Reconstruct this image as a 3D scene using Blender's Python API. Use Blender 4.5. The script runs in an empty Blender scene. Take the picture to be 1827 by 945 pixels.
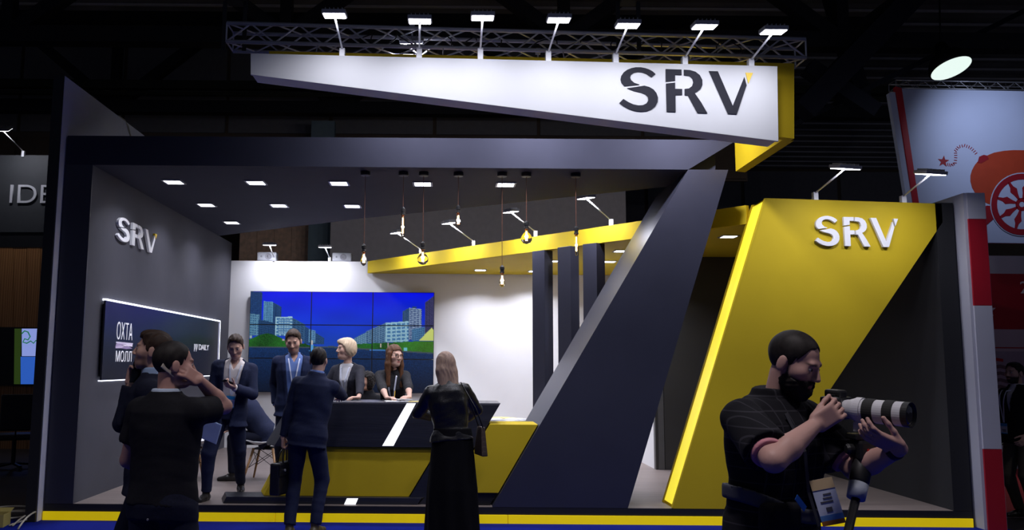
import bpy, bmesh, math, random
import numpy as np
from mathutils import Vector, Matrix
random.seed(7); np.random.seed(7)
S = bpy.context.scene; C = S.collection
# ------------------------------------------------------------------ camera
F0, PPX, PPY, TH, RO, CH = 1500.0, 800.0, 472.5, math.radians(6.75), .008, 1.61
_F = Vector((0, math.cos(TH), math.sin(TH))); _U0 = Vector((0, -math.sin(TH), math.cos(TH))); _R0 = Vector((1, 0, 0))
_R = _R0*math.cos(RO) + _U0*math.sin(RO); _U = _U0*math.cos(RO) - _R0*math.sin(RO)
cam_d = bpy.data.cameras.new('camera'); cam = bpy.data.objects.new('camera', cam_d); C.objects.link(cam)
cam_d.sensor_width = 36; cam_d.lens = F0/1827*36; cam_d.shift_x = (913.5-PPX)/1827; cam_d.shift_y = 0
cam_d.clip_start = .05; cam_d.clip_end = 200
m = Matrix((( _R.x, _U.x, -_F.x, 0), (_R.y, _U.y, -_F.y, 0), (_R.z, _U.z, -_F.z, CH), (0, 0, 0, 1)))
cam.matrix_world = m; S.camera = cam
# ------------------------------------------------------------------ world + exposure
W = bpy.data.worlds.new('hall_air'); S.world = W; W.use_nodes = True
W.node_tree.nodes['Background'].inputs[0].default_value = (.55, .62, 1.0, 1)
W.node_tree.nodes['Background'].inputs[1].default_value = .045
S.view_settings.view_transform = 'Standard'; S.view_settings.look = 'None'
S.view_settings.exposure = 0.0; S.view_settings.gamma = 1.0; S.view_settings.use_curve_mapping = False
# light levels (watts)
W_SIGN, W_DOWN, W_CANOPY, W_FASCIA, W_BACK, W_TOWER, W_BULB, W_HALL = 7.2, 10.5, 22, 22, 15, 7.5, .8, 80
W_HEAD = 34
COOL = (.86, .87, 1.0)

def P(x, y, X=None, Y=None, Z=None):
    """pixel of the 1827x945 photograph -> world point on the plane X=, Y= or Z="""
    d = _F + _R*((x-PPX)/F0) - _U*((y-PPY)/F0)
    t = X/d.x if X is not None else Y/d.y if Y is not None else (Z-CH)/d.z
    return Vector((0, 0, CH)) + d*t

# ------------------------------------------------------------------ materials
_M = {}
def M(name, col=(.5, .5, .5), rough=.6, metal=0, emit=None, es=0, var=.06, scale=8, bump=0, bscale=60, spec=.5, trans=0, ior=1.45, kind=None, col2=None, coat=0, stretch=None):
    if name in _M: return _M[name]
    mt = bpy.data.materials.new(name); mt.use_nodes = True; _M[name] = mt
    nt = mt.node_tree; b = nt.nodes['Principled BSDF']
    b.inputs['Roughness'].default_value = rough; b.inputs['Metallic'].default_value = metal
    b.inputs['Specular IOR Level'].default_value = spec; b.inputs['IOR'].default_value = ior
    b.inputs['Transmission Weight'].default_value = trans; b.inputs['Coat Weight'].default_value = coat
    b.inputs['Base Color'].default_value = (*col, 1)
    if emit is not None:
        b.inputs['Emission Color'].default_value = (*emit, 1); b.inputs['Emission Strength'].default_value = es
    tc = nt.nodes.new('ShaderNodeTexCoord'); mp = nt.nodes.new('ShaderNodeMapping')
    nt.links.new(tc.outputs['Object'], mp.inputs[0])
    if stretch: mp.inputs['Scale'].default_value = stretch
    if var or col2:
        if kind == 'wave':
            n = nt.nodes.new('ShaderNodeTexWave'); n.inputs['Scale'].default_value = scale; n.inputs['Distortion'].default_value = 6; n.inputs['Detail'].default_value = 3
            out = n.outputs['Fac']
        elif kind == 'brick':
            n = nt.nodes.new('ShaderNodeTexBrick'); out = n.outputs['Fac']; n.inputs['Scale'].default_value = scale
        else:
            n = nt.nodes.new('ShaderNodeTexNoise'); n.inputs['Scale'].default_value = scale; n.inputs['Detail'].default_value = 5
            out = n.outputs['Fac']
        nt.links.new(mp.outputs[0], n.inputs['Vector'])
        r = nt.nodes.new('ShaderNodeValToRGB')
        c2 = col2 or tuple(min(1, c*(1+var)) for c in col); c1 = col if col2 else tuple(c*(1-var) for c in col)
        r.color_ramp.elements[0].color = (*c1, 1); r.color_ramp.elements[1].color = (*c2, 1)
        r.color_ramp.elements[0].position = .3; r.color_ramp.elements[1].position = .7
        nt.links.new(out, r.inputs[0]); nt.links.new(r.outputs[0], b.inputs['Base Color'])
    if bump:
        n2 = nt.nodes.new('ShaderNodeTexNoise'); n2.inputs['Scale'].default_value = bscale; n2.inputs['Detail'].default_value = 4
        nt.links.new(mp.outputs[0], n2.inputs['Vector'])
        bp = nt.nodes.new('ShaderNodeBump'); bp.inputs['Strength'].default_value = bump; bp.inputs['Distance'].default_value = .01
        nt.links.new(n2.outputs['Fac'], bp.inputs['Height']); nt.links.new(bp.outputs[0], b.inputs['Normal'])
    return mt
def MV(name, rough=.6, emit=0, spec=.4, bump=0):
    """material whose colour comes from the mesh's 'Col' attribute (prints, screens, skin)"""
    if name in _M: return _M[name]
    mt = bpy.data.materials.new(name); mt.use_nodes = True; _M[name] = mt
    nt = mt.node_tree; b = nt.nodes['Principled BSDF']
    a = nt.nodes.new('ShaderNodeVertexColor'); a.layer_name = 'Col'
    b.inputs['Roughness'].default_value = rough; b.inputs['Specular IOR Level'].default_value = spec
    if emit:
        nt.links.new(a.outputs[0], b.inputs['Emission Color']); b.inputs['Emission Strength'].default_value = emit
        b.inputs['Base Color'].default_value = (.01, .01, .012, 1)
    else:
        nt.links.new(a.outputs[0], b.inputs['Base Color'])
    if bump:
        n2 = nt.nodes.new('ShaderNodeTexNoise'); n2.inputs['Scale'].default_value = 300
        bp = nt.nodes.new('ShaderNodeBump'); bp.inputs['Strength'].default_value = bump; bp.inputs['Distance'].default_value = .002
        nt.links.new(n2.outputs['Fac'], bp.inputs['Height']); nt.links.new(bp.outputs[0], b.inputs['Normal'])
    return mt

navy    = M('navy_panel', (.031, .032, .050), .36, scale=3)
navy_m  = M('navy_matt_panel', (.031, .032, .050), .75, scale=3, spec=.2)
charc   = M('charcoal_wall', (.062, .062, .078), .7, scale=3, spec=.3)
yellow  = M('yellow_panel', (.56, .405, .014), .65, scale=2, var=.04, spec=.25)
goldy   = M('gold_sign_panel', (.52, .36, .008), .65, scale=2, var=.05, spec=.25)
glowy   = M('yellow_light_strip', (.75, .62, .03), .4, emit=(1.0, .83, .05), es=.78, scale=4)
white   = M('white_panel', (.80, .80, .80), .55, scale=2, var=.02)
wall_w  = M('white_wall_paint', (.74, .74, .75), .6, scale=2, var=.02)
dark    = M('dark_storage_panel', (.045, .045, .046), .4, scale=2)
black   = M('black_plastic', (.012, .012, .013), .45)
blackm  = M('black_metal', (.02, .02, .022), .4, metal=.6)
alu     = M('aluminium', (.62, .63, .68), .35, metal=.55)
greym   = M('grey_metal', (.45, .45, .47), .4, metal=.6)
lampw   = M('lamp_glow', (.9, .9, .9), .5, emit=(.88, .89, 1.0), es=14, var=0)
ledw    = M('led_white', (.9, .9, .9), .5, emit=(.93, .94, 1.0), es=1.15, var=0)
lededge = M('led_edge', (.9, .9, .9), .5, emit=(.80, .84, 1.0), es=2.2, var=0)
letw    = M('white_letter', (.82, .82, .84), .5, var=.01)
letd    = M('charcoal_letter', (.030, .030, .038), .9, spec=.1)
lety    = M('yellow_letter_tip', (.75, .50, .02), .45)
floorm  = M('laminate_floor', (.16, .13, .12), .45, col2=(.21, .17, .155), kind=None, scale=3, stretch=(.6, 6, 1))
woodm   = M('wood_panel', (.42, .18, .055), .5, col2=(.58, .27, .095), kind='wave', scale=1.2, stretch=(6, 6, .4))
beech   = M('beech_wood', (.42, .23, .10), .5, col2=(.5, .29, .14), scale=6, stretch=(8, 8, 1))
paper   = M('paper', (.78, .78, .80), .7, var=.02)
steel_d = M('dark_roof_steel', (.012, .012, .016), .6)

# ------------------------------------------------------------------ object helpers
def link(o, parent=None, label=None, cat=None, group=None, kind=None):
    C.objects.link(o)
    if parent is not None: o.parent = parent
    if label: o['label'] = label
    if cat: o['category'] = cat
    if group: o['group'] = group
    if kind: o['kind'] = kind
    return o
def thing(name, label, cat, loc=(0, 0, 0), rz=0, group=None):
    o = bpy.data.objects.new(name, None); o.empty_display_size = .1
    o.location = loc; o.rotation_euler = (0, 0, rz)
    return link(o, None, label, cat, group)
def mesh_obj(name, verts, faces, mat, parent=None, smooth=False, **kw):
    me = bpy.data.meshes.new(name); me.from_pydata([tuple(v) for v in verts], [], faces); me.update()
    if mat is not None: me.materials.append(mat)
    if smooth: me.polygons.foreach_set('use_smooth', [True]*len(me.polygons))
    o = bpy.data.objects.new(name, me); link(o, parent, **kw)
    return o
class MB:
    """collects pieces of ONE part"""
    def __init__(s): s.v = []; s.f = []
    def add(s, v, f):
        n = len(s.v); s.v += [Vector(p) for p in v]; s.f += [tuple(i+n for i in q) for q in f]; return s
    def box(s, lo, hi, mat=None):
        (x0, y0, z0), (x1, y1, z1) = lo, hi
        v = [(x0,y0,z0),(x1,y0,z0),(x1,y1,z0),(x0,y1,z0),(x0,y0,z1),(x1,y0,z1),(x1,y1,z1),(x0,y1,z1)]
        if mat is not None: v = [mat @ Vector(p) for p in v]
        return s.add(v, [(0,3,2,1),(4,5,6,7),(0,1,5,4),(1,2,6,5),(2,3,7,6),(3,0,4,7)])
    def bar(s, a, b, w, h=None, up=(0, 0, 1)):
        """square bar from a to b"""
        a, b = Vector(a), Vector(b); h = h or w; d = (b-a); L = d.length; d.normalize()
        u = Vector(up)
        if abs(u.dot(d)) > .98: u = Vector((1, 0, 0))
        r = d.cross(u).normalized(); u = r.cross(d)
        v = [a + r*(sx*w/2) + u*(sz*h/2) for sx, sz in ((-1,-1),(1,-1),(1,1),(-1,1))]
        v += [p + d*L for p in v]
        return s.add(v, [(0,1,2,3),(7,6,5,4),(0,4,5,1),(1,5,6,2),(2,6,7,3),(3,7,4,0)])
    def tube(s, pts, r, n=10, cap=True):
        pts = [Vector(p) for p in pts]; rs = r if isinstance(r, (list, tuple)) else [r]*len(pts)
        base = len(s.v); prev = None; k = len(pts)
        for i, p in enumerate(pts):
            d = (pts[min(i+1, k-1)]-pts[max(i-1, 0)]).normalized()
            if prev is None:
                u = Vector((0, 0, 1)) if abs(d.z) < .9 else Vector((1, 0, 0)); r_ = d.cross(u).normalized()
            else: r_ = (prev - d*prev.dot(d)).normalized()
            prev = r_; u = d.cross(r_)
            for j in range(n):
                a = 2*math.pi*j/n; s.v.append(p + (r_*math.cos(a)+u*math.sin(a))*rs[i])
        for i in range(k-1):
            for j in range(n):
                s.f.append((base+i*n+j, base+i*n+(j+1)%n, base+(i+1)*n+(j+1)%n, base+(i+1)*n+j))
        if cap:
            s.f.append(tuple(base+j for j in range(n))[::-1]); s.f.append(tuple(base+(k-1)*n+j for j in range(n)))
        return s
    def lathe(s, prof, c=(0, 0, 0), n=20, axis=None):
        """profile of (r, z) turned about z (or about axis matrix)"""
        base = len(s.v); c = Vector(c); k = len(prof)
        for r, z in prof:
            for j in range(n):
                a = 2*math.pi*j/n; p = Vector((r*math.cos(a), r*math.sin(a), z))
                if axis is not None: p = axis @ p
                s.v.append(c+p)
        for i in range(k-1):
            for j in range(n):
                s.f.append((base+i*n+j, base+i*n+(j+1)%n, base+(i+1)*n+(j+1)%n, base+(i+1)*n+j))
        s.f.append(tuple(base+j for j in range(n))[::-1]); s.f.append(tuple(base+(k-1)*n+j for j in range(n)))
        return s
    def prism(s, poly, vec):
        """polygon (list of points) extruded along vec"""
        n = len(poly); poly = [Vector(p) for p in poly]; vec = Vector(vec)
        v = poly + [p+vec for p in poly]
        f = [tuple(range(n)), tuple(range(2*n-1, n-1, -1))]
        f += [(i, i+n, (i+1)%n+n, (i+1)%n) for i in range(n)]
        return s.add(v, f)
    def build(s, name, mat, parent=None, smooth=False, bevel=0, origin=None, **kw):
        v = s.v
        if origin is not None: o_ = Vector(origin); v = [p-o_ for p in v]
        o = mesh_obj(name, v, s.f, mat, parent, smooth, **kw)
        bm = bmesh.new(); bm.from_mesh(o.data); bmesh.ops.recalc_face_normals(bm, faces=bm.faces)
        if bevel: bmesh.ops.bevel(bm, geom=list(bm.edges), offset=bevel, segments=2, affect='EDGES', profile=.6)
        bm.to_mesh(o.data); bm.free()
        if origin is not None: o.location = origin
        return o
def box(name, lo, hi, mat, parent=None, bevel=0, **kw):
    return MB().box(lo, hi).build(name, mat, parent, bevel=bevel, **kw)
def wprism(name, pts_px, Y, depth, mat, parent=None, bevel=0, **kw):
    return MB().prism([P(x, y, Y=Y) for x, y in pts_px], (0, depth, 0)).build(name, mat, parent, bevel=bevel, **kw)
def area(name, loc, tgt, size, watts, col=COOL, parent=None, spread=140, sy=None, up='Y'):
    l = bpy.data.lights.new(name, 'AREA'); l.energy = watts; l.color = col; l.size = size
    if sy: l.shape = 'RECTANGLE'; l.size_y = sy
    l.spread = math.radians(spread)
    o = bpy.data.objects.new(name, l); d = Vector(tgt)-Vector(loc)
    o.rotation_euler = d.to_track_quat('-Z', up).to_euler(); o.location = loc
    return link(o, parent)
def copy_tree(o, parent=None):
    c = o.copy(); C.objects.link(c); c.parent = parent
    for ch in list(o.children): copy_tree(ch, c)
    return c
def text_mesh(name, txt, origin, right, up, height, mat, parent=None, depth=.004, xs=1.0, bold=0, space=1.0, **kw):
    cu = bpy.data.curves.new(name, 'FONT'); cu.body = txt; cu.size = 1; cu.extrude = .01; cu.offset = bold; cu.space_character = space
    o = bpy.data.objects.new(name, cu); C.objects.link(o)
    dg = bpy.context.evaluated_depsgraph_get(); me = bpy.data.meshes.new_from_object(o.evaluated_get(dg))
    bpy.data.objects.remove(o)
    vs = [v.co.copy() for v in me.vertices]
    y0 = min(v.y for v in vs); y1 = max(v.y for v in vs); x0 = min(v.x for v in vs)
    k = height/(y1-y0); R_ = Vector(right).normalized(); U_ = Vector(up).normalized(); N_ = R_.cross(U_)
    for v in me.vertices:
        p = v.co
        v.co = Vector(origin) + R_*((p.x-x0)*k*xs) + U_*((p.y-y0)*k) + N_*(depth*(p.z+.01)/.02)
    me.materials.clear(); me.materials.append(mat); me.name = name
    return link(bpy.data.objects.new(name, me), parent, **kw)
# ================================================================== the setting
YF, ZP = 8.85, .16            # stand front plane, platform height
YB = 14.72                    # back wall
XL, XR = -3.83, 5.20          # inner faces of the side walls
ZS, ZC = 3.71, 3.19           # soffit of the portal roof, soffit of the yellow canopy
hallfl = M('hall_floor', (.03, .029, .03), .5, scale=1.5, var=.2)
box('floor', (-30, -6, -.2), (30, 42, -.012), hallfl, kind='structure')
carpet_m = M('blue_carpet', (.003, .012, .22), .9, scale=120, var=.15, bump=.3, bscale=400, spec=.1)
box('aisle_carpet', (-4.9, .4, -.011), (5.7, YF-.002, .001), carpet_m, label='saturated blue carpet of the aisle in front of the stand', cat='carpet')
# stand platform
plat = box('floor_platform', (-4.12, YF, -.01), (5.39, 15.0, ZP), M('black_plinth', (.012, .012, .014), .5), kind='structure')
box('laminate', (-4.11, YF+.01, ZP), (5.38, 14.99, ZP+.004), floorm, plat)
ystrip = M('yellow_edge_strip', (.95, .70, .004), .45, scale=3, var=.02, emit=(1, .74, 0), es=.33)  # emission added to the yellow edge so it stays bright along its length
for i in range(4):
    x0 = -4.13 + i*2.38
    box('glow_strip', (x0+.002, YF-.014, .0), (x0+2.377, YF, .088), ystrip, plat, bevel=.002)
ZP2 = ZP+.004
# walls
wl = box('wall_left', (-4.12, YF+.02, ZP2), (XL, YB, ZS), charc, kind='structure')
wb = MB().box((-3.86, YB, ZP2), (3.2, YB+.12, 3.40)).build('wall_back', wall_w, kind='structure')
wr = box('wall_right', (XR, YF, ZP2), (5.39, YB, 3.37), M('right_wall_panel', (.016, .016, .018), .7, scale=2, spec=.3), kind='structure')
outer_m = M('outer_wall_panel', (.78, .78, .86), .6, scale=2)
wo = box('wall_outer_left', (-4.24, 8.75, -.011), (-4.14, 10.4, 4.66), outer_m, kind='structure')
box('panel', (-4.24, 10.406, -.011), (-4.14, 14.7, 4.66), outer_m, wo)
box('end_trim', (-4.25, 8.72, -.011), (-4.145, 8.749, 4.66), M('outer_wall_edge', (.012, .012, .015), .6), wo)
# dark storage room behind the passage
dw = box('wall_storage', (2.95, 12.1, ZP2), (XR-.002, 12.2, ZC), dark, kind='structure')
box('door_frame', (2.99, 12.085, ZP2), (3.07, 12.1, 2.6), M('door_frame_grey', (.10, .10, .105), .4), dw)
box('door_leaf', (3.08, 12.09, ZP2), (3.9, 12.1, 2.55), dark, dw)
box('side_panel', (2.95, 12.2, ZP2), (3.05, YB, ZC), wall_w, dw)

# ------------------------------------------------------------------ portal frame
po = thing('portal_frame', 'dark navy portal with a flat roof and a leg slanting down to the floor', 'frame', (0, YF, ZP2))
def plc(o):           # keep world coordinates under an Empty that is not at the origin
    o.matrix_parent_inverse = o.parent.matrix_basis.inverted(); return o
plc(box('post', (-4.12, YF, ZP2), (XL, YF+.018, ZS), navy, po))
hd = MB().prism([(-4.12, YF, ZS), (2.57, YF, ZS), (3.105, YF, 4.04), (-4.12, YF, 4.03)], (0, .12, 0)); plc(hd.build('header', navy_m, po))
leg = MB().prism([(.47, YF, ZP2), (1.86, YF, ZP2), (3.00, YF, ZS+.001), (2.569, YF, ZS+.001)], (0, 1.35, 0))
plc(leg.build('slanted_leg', navy, po))
rf = MB().prism([(-4.12, YF+.122, ZS), (2.9, YF+.122, ZS), (2.9, 9.55, ZS), (2.51, 9.76, ZS), (-.16, 11.41, ZS), (-1.22, 12.04, ZS), (-3.80, 13.85, ZS), (-4.12, 14.0, ZS)], (0, 0, .2))
plc(rf.build('roof_slab', navy_m, po))

# ------------------------------------------------------------------ yellow canopy with glowing fascia
cano = thing('yellow_canopy', 'wedge shaped yellow canopy with a glowing fascia over the white back wall', 'canopy', (0, 12, ZC))
tip = Vector((-1.37, 14.70, 0)); rt = Vector((3.36, 9.27, 0)); fd = (rt-tip).normalized(); fn = Vector((fd.y, -fd.x, 0)); fn = fn if fn.y < 0 else -fn
sof = MB().prism([tip+Vector((0, 0, ZC)), rt+Vector((0, 0, ZC)), Vector((XR-.002, 9.27, ZC)), Vector((XR-.002, 14.70, ZC))], (0, 0, .05))
plc(sof.build('soffit', yellow, cano))
def fasc(name, z0, z1, t, mat, e0=0, e1=0):
    a = tip + fd*e0; b = rt + fd*e1
    m_ = MB().prism([a+Vector((0,0,z0)), b+Vector((0,0,z0)), b+Vector((0,0,z1)), a+Vector((0,0,z1))], -fn*t if t < 0 else fn*t)
    return plc(m_.build(name, mat, cano))
fasc('fascia_board', ZC+.0, 3.40, -.06, yellow)
fasc('glow_strip', ZC+.022, 3.378, .012, glowy, .02, -.02)
fasc('strip_frame', 3.379, 3.402, .02, goldy); fasc('strip_frame', ZC-.002, ZC+.021, .02, goldy)

# ------------------------------------------------------------------ yellow tower
tw = thing('yellow_tower', 'tall slanted yellow panel with a glowing left edge and white letters', 'panel', (4, YF, ZP2))
TP = [(3.40, 3.405), (5.27, 3.36), (5.27, 3.16), (3.11, ZP2), (2.33, ZP2)]
plc(MB().prism([(x, YF, z) for x, z in TP], (0, .02, 0)).build('front_panel', yellow, tw))
plc(MB().prism([(x-.0, YF+.02, z) for x, z in [(3.40, 3.40), (5.195, 3.355), (5.195, 3.05), (3.11, ZP2), (2.33, ZP2)]], (0, .40, 0)).build('body', yellow, tw))
# glowing strip on its left side face
a0 = Vector((2.33, 0, ZP2)); a1 = Vector((3.40, 0, 3.40)); ed = (a1-a0).normalized(); en = Vector((-ed.z, 0, ed.x))
def strip(name, y0, y1, mat, t=.012, e=.0):
    b0 = a0+ed*e; b1 = a1-ed*e
    m_ = MB().prism([b0+Vector((0,y0,0)), b1+Vector((0,y0,0)), b1+Vector((0,y1,0)), b0+Vector((0,y1,0))], en*t)
    return plc(m_.build(name, mat, tw))
strip('glow_strip', YF+.045, YF+.36, glowy, e=.03); strip('strip_frame', YF+.0, YF+.045, yellow, .016); strip('strip_frame', YF+.361, YF+.42, goldy, .016)

# ------------------------------------------------------------------ SRV letters
def fix(pts): return [((x-645)/750, -((y-378)-.0227*(x-645))/262) for x, y in pts]
_S1 = [(848,420),(832,404),(812,392),(790,384),(765,379),(737,379),(712,384),(688,394),(668,410),(655,430),(651,450),(656,472),(672,491),(757,482),(728,471),(710,455),(705,440),(710,424),(726,412),(748,407),(772,409),(797,420),(825,440)]
_S2 = [(688,503),(785,488),(812,496),(835,510),(852,532),(860,558),(858,586),(845,610),(824,627),(798,637),(765,640),(730,636),(695,624),(668,609),(644,590),(666,566),(695,585),(722,598),(750,604),(774,603),(795,593),(806,575),(804,556),(790,539),(765,528),(725,519)]
_R1 = [(905,390),(994,393),(994,426),(958,425),(957,459),(905,465)]
_R2 = [(906,476),(957,470),(957,507),(996,508),(996,543),(958,543),(958,643),(908,641)]
_R3 = [(1007,394),(1040,396),(1072,406),(1096,426),(1110,455),(1110,485),(1100,508),(1082,523),(1065,531),(1100,585),(1135,651),(1080,649),(1050,590),(1028,546),(1010,545),(1010,508),(1034,505),(1052,491),(1059,470),(1054,447),(1038,432),(1007,428)]
_V1 = [(1147,402),(1198,404),(1278,608),(1346,438),(1358,488),(1300,657),(1250,655)]
_V2 = [(1354,412),(1395,414),(1368,477)]
def srv(name, label, o, right, up, w, h, depth, mat, tipm):
    """w = width of the whole word, h = letter height; o = top left corner; letters stand proud of the wall"""
    t = thing(name, label, 'logo', o); R_ = Vector(right).normalized(); U_ = Vector(up).normalized(); N_ = R_.cross(U_)
    def piece(nm, polys, mt, par):
        mb = MB()
        for pl in polys: mb.prism([R_*(u*w)+U_*(v*h) for u, v in fix(pl)], N_*depth)
        return mb.build(nm, mt, par)
    piece('letter_s', (_S1, _S2), mat, t); piece('letter_r', (_R1, _R2, _R3), mat, t)
    v = piece('letter_v', (_V1,), mat, t); piece('letter_tip', (_V2,), tipm, v)
    return t
p0 = P(1451, 386, Y=YF-.001); p1 = P(1599, 388, Y=YF)
srv('letter_sign', 'white raised letters SRV on the yellow tower', p0, (1, 0, 0), (0, 0, 1), p1.x-p0.x, .325, .035, letw, letw)
p0 = P(207, 384, X=XL+.001); p1 = P(277, 410, X=XL+.001); pb = P(207, 428, X=XL+.001)
srv('letter_sign', 'white raised letters SRV on the charcoal left wall', p0, (0, 1, 0), (0, 0, 1), p1.y-p0.y, p0.z-pb.z, .03, letw, lety)

# ------------------------------------------------------------------ hanging white sign, gold box, truss, floodlights
YS = 7.25
sg = thing('hanging_sign', 'white wedge shaped hanging sign backed by a gold box', 'sign', (1, YS, 4.4))
sign_w = M('sign_white', (.60, .60, .605), .7, scale=2, var=.02, spec=.2)
plc(wprism('white_face', [(447, 95), (1387, 118), (1389, 252), (447, 133)], YS, .03, sign_w, sg, bevel=.003))
ft = [P(x, y, Y=YS) for x, y in [(449, 96), (1386, 119), (1387, 250), (449, 132)]]
bk = [p + Vector((d, .22, 0)) for p, d in zip(ft, (.0, -.0, -.0, .0))]
plc(MB().prism([p+Vector((0, .031, 0)) for p in ft], (0, .2, 0)).build('white_box', sign_w, sg))
g = [P(x, y, Y=YS+.24) for x, y in [(480, 91), (1400, 112), (1417, 113), (1417, 247), (1389, 244), (480, 130)]]
plc(MB().prism([g[0], g[2], g[3], g[4], g[5]], (0, .08, 0)).build('gold_face', goldy, sg))
xr = g[2].x
plc(MB().prism([(xr-.1, YS+.321, g[2].z), (xr, YS+.321, g[2].z), (xr, YS+.321, g[3].z), (xr-.1, YS+.321, g[3].z+.01)], (0, YF-YS-.3215, 0)).build('gold_return', goldy, sg))
ta, tb = P(405, 41, Y=7.75), P(1437, 70, Y=7.75); xa, za, xb, zb_ = ta.x, ta.z, tb.x, tb.z
for px_ in (560, 790, 1010, 1240, 1375):
    q = P(px_, 98+(px_-560)*.024, Y=YS+.28); plc(MB().tube([(q.x, YS+.28, q.z-.06), (q.x, 7.75, za+(zb_-za)*(q.x-xa)/(xb-xa)-.185)], .006, 6).build('hanger', alu, sg))
p0 = P(1105, 120, Y=YS-.001); p1 = P(1343, 128, Y=YS)
srv('letter_sign', 'charcoal letters SRV with a yellow tip on the hanging white sign', p0, (1, 0, -.012), (0.012, 0, 1), p1.x-p0.x, .475*YS/8.45, .006, letd, lety)

def truss(name, label, a, b, w, h, r, nseg, mat, rb=None, group=None):
    """box truss from a to b (upper front chord line), w deep (y), h high"""
    a, b = Vector(a), Vector(b); t = thing(name, label, 'truss', (a+b)/2, group=group); rb = rb or r*.45
    c = (a+b)/2; off = [Vector((0,0,0)), Vector((0,w,0)), Vector((0,w,-h)), Vector((0,0,-h))]
    d = (b-a)
    for o_ in off: MB().tube([a+o_-c, b+o_-c], r, 10).build('chord', mat, t, smooth=True)
    for i in range(nseg):
        p, q = a+d*(i/nseg), a+d*((i+1)/nseg); mid = (p+q)/2
        for s0, s1 in ((0, 3), (1, 2)):
            MB().tube([p+off[s1]-c, mid+off[s0]-c], rb, 6).build('brace', mat, t); MB().tube([mid+off[s0]-c, q+off[s1]-c], rb, 6).build('brace', mat, t)
        MB().tube([p+off[0]-c, mid+off[1]-c, q+off[0]-c], rb, 6).build('brace', mat, t)
        MB().tube([p+off[3]-c, mid+off[2]-c, q+off[3]-c], rb, 6).build('brace', mat, t)
    for e in (a, b):
        for k in range(4): MB().tube([e+off[k]-c, e+off[(k+1)%4]-c], rb, 6).build('brace', mat, t)
    return t
truss('lighting_truss', 'long aluminium box truss hung above the white sign', P(405, 41, Y=7.75), P(1437, 70, Y=7.75), .25, .185, .019, 12, alu)

def floodlight(label, base, head, tgt, watts, group, size=(.2, .13), spread=150, face=None, clamp_down=.09):
    """clamp + thin arm + tilted flat LED head; tgt is where the head points"""
    base, head, tgt = Vector(base), Vector(head), Vector(tgt)
    t = thing('floodlight', label, 'floodlight', base, group=group); h = head-base
    MB().box((-.025, -.03, -clamp_down), (.025, .03, .03)).build('clamp', letw, t, bevel=.004)
    MB().tube([(0, 0, .02), h], .009, 8).build('arm', letw, t, smooth=True)
    n = (tgt-head).normalized(); q = n.to_track_quat('-Z', 'Y').to_matrix().to_4x4(); q.translation = h
    hb = MB().box((-size[0]/2, -size[1]/2, -.0), (size[0]/2, size[1]/2, .035), q).build('lamp_head', greym, t, bevel=.006)
    MB().box((-size[0]/2+.012, -size[1]/2+.012, -.006), (size[0]/2-.012, size[1]/2-.012, .001), q).build('lens', lampw, hb)
    for k in range(5):
        x = -size[0]/2+.03+k*(size[0]-.06)/4; MB().box((x-.003, -size[1]/2+.015, .034), (x+.003, size[1]/2-.015, .052), q).build('cooling_fin', greym, hb)
    o = area('lamp_light', h + n*.012, h+n, size[0]-.03, watts, parent=t, spread=spread, sy=size[1]-.03)
    return t
heads = [(597,28),(749,38),(861,32),(997,36),(1120,46),(1257,48),(1380,57)]
bases = [(611,93),(748,92),(857,93),(978,98),(1098,102),(1221,108),(1339,112)]
nth = ['leftmost', 'second from the left', 'third from the left', 'middle', 'third from the right', 'second from the right', 'rightmost']
for i, (h, b) in enumerate(zip(heads, bases)):
    B = P(*b, Y=YS+.04); H = P(*h, Y=YS-.50)
    floodlight('white floodlight on an arm above the white sign, '+nth[i], B, H, (H.x, H.y+.10, H.z-1), W_SIGN, 'floodlights on the hanging sign', size=(.20, .15), spread=165)
for i, (px_, tx) in enumerate(((735, -.3), (960, 1.2), (1230, 2.6))):
    H = P(px_, 74+(px_-735)*.028+(40 if i else 0), Y=8.02); floodlight('flat work light hung inside the truss above the dark header, '+['left', 'middle', 'right'][i]+' one', H+Vector((0, .0, .16)), H, (tx, YF+.6, 3.0), W_HEAD, 'work lights in the truss', size=(.24, .14), spread=150, clamp_down=.02)  # middle and right lamps are added out of sight to brighten the header
for i, (h, b) in enumerate(zip([(1508, 301), (1683, 311)], [(1454, 348), (1611, 354)])):
    B = P(*b, Y=YF+.05); H = P(*h, Y=YF-.72); H.x = H.x if i == 0 else min(H.x, 4.75)
    floodlight('floodlight on an arm at the '+['left', 'right'][i]+' of the yellow tower top', B, H, (H.x-.05, H.y+.22, H.z-1), W_TOWER, 'floodlights on the yellow tower', size=(.25, .17), spread=160)
for i, (h, b) in enumerate(zip([(711, 423), (810, 405), (925, 382), (1063, 358)], [(747, 449), (841, 431), (954, 412), (1088, 394)])):
    # the base sits on the fascia top
    k = [.145, .31, .50, .735][i]; B = P(*b, Z=3.46); B2 = tip+(rt-tip)*max(0, min(1, (B.x-tip.x)/(rt.x-tip.x))) - fn*.05; B2.z = 3.47
    H = B2 + fn*.50 + Vector((0, 0, .24))
    floodlight('floodlight on an arm on the glowing canopy edge, '+['furthest left', 'second from the left', 'second from the right', 'nearest the slanted leg'][i], B2, H, H-fn*.12+Vector((0, 0, -1)), W_FASCIA, 'floodlights on the canopy edge', size=(.2, .15), spread=165)
for i, (h, b) in enumerate(zip([(481, 437), (580, 441)], [(489, 462), (588, 462)])):
    B = P(*b, Y=YB+.03); H = P(*h, Y=YB-.45)
    floodlight('floodlight on an arm on the white back wall, '+['next to the left wall', 'beside the right grey speaker'][i], B, H, (H.x, H.y+.12, H.z-1), W_BACK, 'floodlights on the back wall', size=(.22, .16), clamp_down=.06, spread=165)

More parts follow.
